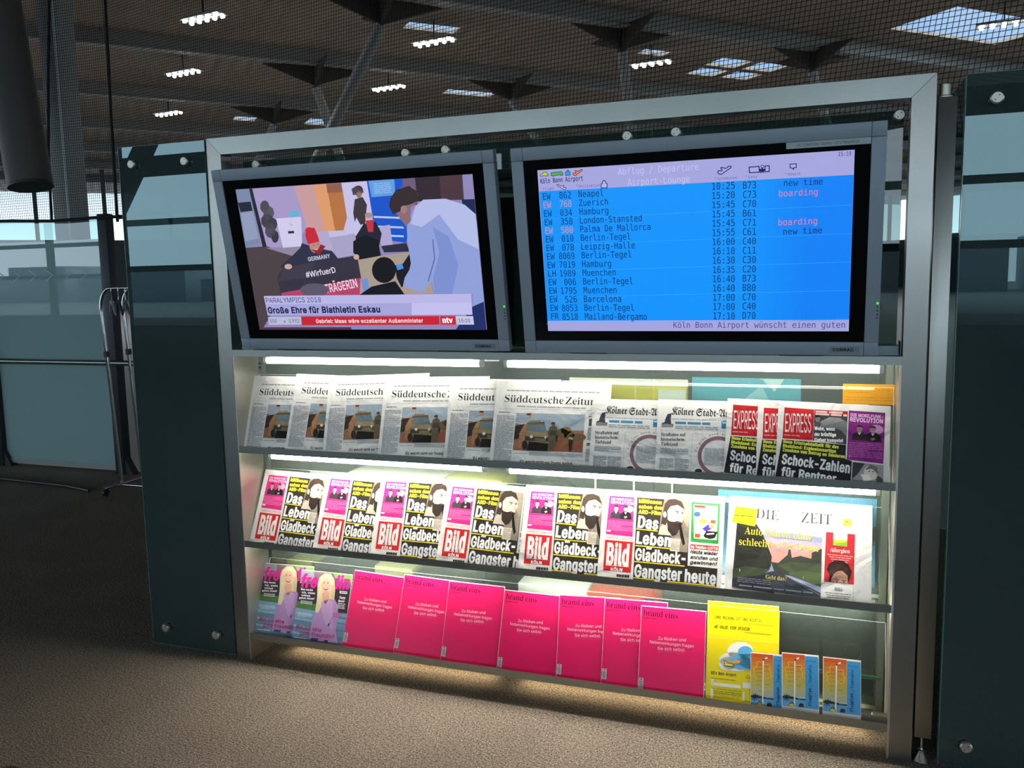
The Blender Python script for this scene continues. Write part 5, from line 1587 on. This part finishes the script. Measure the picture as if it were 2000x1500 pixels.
# ================================================================== coat rack and hangers on the left
cr = thing('coat_rack', 'chrome wheeled coat rack before the frosted partition, half behind glass panel', 'coat rack', (-2.0, 2.1, 0))
RY = (-.1, .1)
for yy in RY:
    pth = [(-.492, yy, .07), (-.556, yy, 1.26)] + [(-.556 + .09 * (1 - math.cos(t * PI / 16)), yy, 1.28 + .14 * math.sin(t * PI / 16)) for t in range(1, 9)] + [(.5, yy, 1.42)]
    MB().tube(pth, .0125, CHROME, 14).build('rail', cr)
    MB().tube([(.43, yy, .07), (.49, yy, 1.42)], .0125, CHROME, 14).build('upright', cr)
    MB().lathe([(0, .03), (.021, .03), (.021, -.01), (0, -.01)], BLACK, (-.54, yy, .96), 16).build('clamp_collar', cr)
for x in (-.5, .43):
    MB().tube([(x - .02, -.24, .055), (x - .02, .24, .055)], .013, CHROME, 12).build('foot_bar', cr)
    for yy in (-.22, .22):
        cs = MB().box(x - .034, x - .006, yy - .012, yy + .012, .035, .055, BLACK, .002)
        Mx = Matrix.Translation((x - .02, yy, .024)) @ Matrix.Rotation(PI / 2, 4, 'Y')
        cs.lathe([(0, -.011), (.022, -.011), (.024, -.008), (.024, .008), (.022, .011), (0, .011)], BLACK, n=18, M=Mx)
        cs.build('caster', cr)
MB().tube([(-.52, -.1, .055), (.43, -.1, .055)], .012, CHROME, 12).build('lower_bar', cr)
def hanger(x, y, rz, col, label):
    t = empty('coat_hanger', Matrix.Translation((x, y, 1.4345)) @ Matrix.Rotation(rz, 4, 'Z'), label=label, category='hanger', group='hangers on the coat rack')
    hk = [(0, 0 + .022 * math.cos(a), -.0215 + .022 * math.sin(a)) for a in [PI * 1.15 - k * PI * 1.15 / 10 for k in range(11)]]
    hk = [(.0, -.02, -.03)] + hk[1:] + [(0, .02, -.05), (0, .004, -.075), (0, 0, -.105)]
    MB().tube(hk, .002, CHROME, 8).build('hook', t)
    arms = [(0, .21 * s, -.105 - .085 * abs(s) ** 1.6) for s in [k / 8 - 1 for k in range(17)]]
    MB().tube(arms, [.006 + .006 * (1 - abs(k / 8 - 1)) for k in range(17)], col, 10).build('shoulder_bar', t)
    return t
hanger(-2.40, 2.0, .86, plain('#2b2d30', .4), 'dark coat hanger slanting forward at the front of the rail')
hanger(-2.46, 2.0, .86, plain('#8f9a9c', .2), 'pale clear coat hanger behind the dark one at the rail corner')
hanger(-2.34, 2.0, .86, CHROME, 'wire coat hanger third along the chrome rail')
um = thing('umbrella', 'folded black umbrella hanging by the rail behind the left glass panel', 'umbrella', (-2.40, 2.345, .88))
MB().lathe([(0, -.30), (.008, -.29), (.026, -.22), (.030, -.10), (.016, -.02), (.006, 0), (.004, .03), (0, .03)], plain('#101113', .7), n=14).build('canopy', um)
MB().tube([(0, 0, .02), (0, .0, .05), (0, .015, .065), (0, .04, .055), (0, .055, .02)], .006, BLACK, 8).build('handle', um)

# ================================================================== nets
NET = plain('#0d0f10', .8, name='black_net_twine')
def net(name, label, A, B, z0, z1, cell, skew, r, dark_rows=()):
    """knotted net between two plan points: A (right) and B (left); skew leans the threads towards the right end"""
    A, B = Vector((*A, 0)), Vector((*B, 0))
    d = (B - A); Lg = d.length; d.normalize(); nrm = Vector((-d.y, d.x, 0))
    mb = MB()
    def strand(p, q, w):
        e = (q - p).normalized(); a = e.cross(nrm).normalized() * w; b_ = nrm * w
        ring = [a + b_ * .0, -a * .5 + b_ * .87, -a * .5 - b_ * .87]
        mb.add([p + c for c in ring] + [q + c for c in ring], [(0, 1, 4, 3), (1, 2, 5, 4), (2, 0, 3, 5)], NET)
    nv = int(Lg / cell)
    for i in range(nv + 1):
        s = i * cell; f = 1 - s / Lg
        top = A + d * (s - skew * f * (z1 - z0))
        strand(A + d * s + Vector((0, 0, z0)), top + Vector((0, 0, z1)), r)
    for j in range(int((z1 - z0) / cell) + 1):
        z = z0 + j * cell
        strand(A - d * (skew * (z - z0)) + Vector((0, 0, z)), B + Vector((0, 0, z)), r)
    return mb, d, nrm
mbn, d, nrm = net('n', '', (2.95, .90), (-2.75, 2.41), 1.93, 3.62, .0195, .16, .00155)
nt1 = thing('safety_net', 'black safety net stretched behind the rack under the hall roof', 'net', (0, 0, 0))
mbn.build('mesh', nt1)
rp_ = MB()
rp_.tube([(-2.755, 2.41, 1.90), (-2.74, 2.405, 2.6), (-2.70, 2.395, 3.62)], .0105, NET, 8)
rp_.tube([(-2.755, 2.41, 1.925), (2.95, .9, 1.925)], .008, NET, 8)
rp_.build('edge_rope', nt1)
mbn, d, nrm = net('n', '', (-2.77, 2.43), (-6.2, 2.47), 1.945, 3.75, .0195, .0, .00155)
nt2 = thing('safety_net', 'black safety net hanging above the frosted partition at the left edge', 'net', (0, 0, 0))
mbn.build('mesh', nt2)
rp_ = MB()
rp_.tube([(-2.70, 2.43, 1.938), (-2.95, 2.43, 1.942), (-3.4, 2.43, 1.934), (-3.9, 2.44, 1.955), (-4.6, 2.45, 1.965), (-6.2, 2.47, 1.97)], .012, NET, 8)
rp_.tube([(-3.40, 2.425, 1.94), (-3.38, 2.425, 2.4), (-3.31, 2.42, 3.0), (-3.21, 2.42, 3.75)], .010, NET, 8)
rp_.build('edge_rope', nt2)

# ================================================================== hall: hanging tube, columns, roof lamps
pl = thing('hanging_duct', 'dark round duct hanging at the upper left corner in front of the net', 'duct', (-1.06, .19, 1.86))
a0, a1 = Vector((0, 0, 0)), Vector((-.16, .05, .86))
mb = MB().tube([a0, a1], .088, plain('#3c3733', .5), 36, False)
ex = (a1 - a0).normalized()
mb.tube([a0 - ex * .012, a0 + ex * .002], .0875, BLACK, 36, True)
mb.build('shell', pl)
MB().tube([a1, a1 + Vector((-1.4, .44, 7.0))], .012, DARK_STEEL, 8).build('suspension_rod', pl)
cl_ = thing('hall_column', 'grey square hall column behind the net at the far upper left', 'column', (-9.7, 8.6, 0))
cl_['kind'] = 'structure'
MB().box(-.19, .19, -.19, .19, 0, 9.4, HALL_STEEL, .02).build('shaft', cl_)
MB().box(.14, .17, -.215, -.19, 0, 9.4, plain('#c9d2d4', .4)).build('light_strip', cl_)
N0 = Vector((-9.25, 19.0, 8.35)); U_, W_ = Vector((-5.55, 5.46, 0)), Vector((5.45, 5.25, 0))
names = {(0, 0): 'near left of centre', (1, 0): 'second in the left row', (2, 0): 'farthest in the left row', (0, 1): 'right of centre', (1, 1): 'small one above the top beam', (0, 2): 'above the right end of the top beam'}
bases = {(0, 0): (-5.4, 0), (1, 0): (0, 5.4), (2, 0): (-5.4, 0), (0, 1): (0, 5.4), (1, 1): (5.4, 0), (0, 2): (2.6, 4.6)}
for (i, j), nm in names.items():
    P0 = N0 + U_ * i + W_ * j
    t = thing('roof_strut', 'inclined steel roof strut with dark fins, %s' % nm, 'strut', P0, 'roof struts of the hall')
    fn = MB()
    for dv in (Vector((-1, 1, 0)), Vector((1, 1, 0)), Vector((1, -1, 0)), Vector((-1, -1, 0))):
        e = dv.normalized(); sd = Vector((-e.y, e.x, 0)) * .04
        tip = e * 1.8 + Vector((0, 0, .62)); mid = Vector((0, 0, .72))
        vs_ = [Vector((0, 0, 0)) + sd, tip + sd, mid + sd, Vector((0, 0, 0)) - sd, tip - sd, mid - sd]
        fn.add(vs_, [(0, 1, 2), (3, 5, 4), (0, 3, 4, 1), (1, 4, 5, 2), (2, 5, 3, 0)], DARK_FIN)
    fn.build('fin_plate', t)
    bx_, by_ = bases[(i, j)]
    MB().tube([(0, 0, 0), (bx_, by_, -8.35)], .16, HALL_STEEL, 16).build('tube', t)
    MB().tube([(0, 0, 0), (0, 0, 1.0)], .07, DARK_STEEL, 12).build('king_post', t)
lamp_at = [(-14.1, 17.8, 'uppermost at the left'), (-18.8, 22.5, 'second from top at the left'), (-24.2, 27.9, 'lowest at the left'), (-9.3, 22.5, 'upper one above the left screen'), (-13.5, 27.5, 'lower one above the left screen'),
           (-3.6, 28.0, 'small one above the right screen'), (7.1, 27.7, 'big one in the skylight at upper right')]
hl = thing('roof_floodlight', '', 'lamp', (lamp_at[0][0], lamp_at[0][1], 8.72), 'roof floodlights of the hall')
MB().box(-.75, .75, -.22, .22, .06, .12, plain('#8b9296', .5, .3), .01, M=Matrix.Rotation(-.15, 4, 'Z')).build('housing', hl)
for k in range(5):
    for s in (-1, 1):
        c = Matrix.Rotation(-.15, 4, 'Z') @ Vector((-.6 + .3 * k, s * .12, 0))
        MB().lathe([(0, -.02), (.05, -.012), (.062, .01), (.06, .06), (0, .06)], glow('#fff8ea', 30.0), c, 14).build('spot', hl)
MB().tube([(0, 0, .12), (0, 0, .7)], .02, DARK_STEEL, 8).build('stem', hl)
for k, (x, y, nm) in enumerate(lamp_at):
    M = Matrix.Translation((x, y, 8.72))
    lb = 'cluster of bright roof floodlights, %s' % nm
    if k == 0: hl['label'] = lb
    else: copy_thing(hl, M, lb, 'roof floodlights of the hall')
for x, y in [(q[0], q[1]) for q in lamp_at] + [(-30, 20), (-30, 38), (-12, 40), (6, 42), (18, 36), (18, 20), (4, 16), (-22, 10), (-36, 30), (-2, 52), (-20, 50)]:  # positions after lamp_at are added fill lights without a fixture, brightening the hall
    ld = bpy.data.lights.new('floodlight_and_fill_beam', 'SPOT')
    ld.energy, ld.spot_size, ld.spot_blend, ld.shadow_soft_size = 700, math.radians(125), .6, .3
    ld.color = (1, 1, .98)
    lo = bpy.data.objects.new('floodlight_and_fill_beam', ld); COL.objects.link(lo)
    lo.location = (x, y, 8.6)

# ================================================================== lounge things beyond the right glass, and the corner in front
fl = thing('floor_lamp', 'slim floor lamp with wide shallow shade seen through the right glass panel', 'lamp', (2.85, 2.0, 0))
MB().lathe([(0, 0), (.13, 0), (.13, .012), (.02, .02), (0, .02)], CHROME, n=28).build('base', fl)
MB().tube([(0, 0, .02), (0, 0, 1.27)], .009, CHROME, 12).build('stem', fl)
MB().lathe([(.125, 1.265), (.09, 1.285), (.02, 1.31), (0, 1.31)], plain('#8f8a80', .4), n=28).build('shade', fl)
MB().lathe([(0, 1.262), (.05, 1.262), (.05, 1.27), (0, 1.27)], glow('#ffe7bf', 9.0), n=20).build('bulb', fl)
ar = thing('armchair', 'dark grey upholstered armchair beyond the right glass panel', 'armchair', (3.35, 2.3, 0))
UPH = plain('#2f3337', .85, name='dark_upholstery')
MB().box(-.36, .36, -.34, .30, .18, .44, UPH, .05).build('seat', ar)
MB().box(-.40, .40, .26, .42, .18, 1.02, UPH, .06).build('backrest', ar)
for s in (-1, 1):
    MB().box(s * .40 - .07, s * .40 + .07, -.36, .34, .18, .62, UPH, .05).build('armrest', ar)
for x in (-.33, .33):
    for y in (-.28, .34):
        MB().tube([(x, y, 0), (x, y, .19)], .02, DARK_STEEL, 10).build('leg', ar)
ot = thing('ottoman', 'black leather ottoman whose corner shows at the bottom left edge', 'ottoman', (.485, -1.34, 0))
LEA = plain('#0e0d0d', .4, name='black_leather')
RM = Matrix.Rotation(-.04, 4, 'Z')
MB().box(-.02, .72, -.76, 0, .10, .42, LEA, .02, M=RM).build('cushion', ot)
MB().box(0, .70, -.74, -.02, .06, .10, DARK_STEEL, M=RM).build('plinth', ot)
lg = MB()
for x in (.04, .66):
    for y in (-.70, -.06):
        MB().tube([RM @ Vector((x, y, 0)), RM @ Vector((x, y, .062))], .018, DARK_STEEL, 10).build('leg', ot)
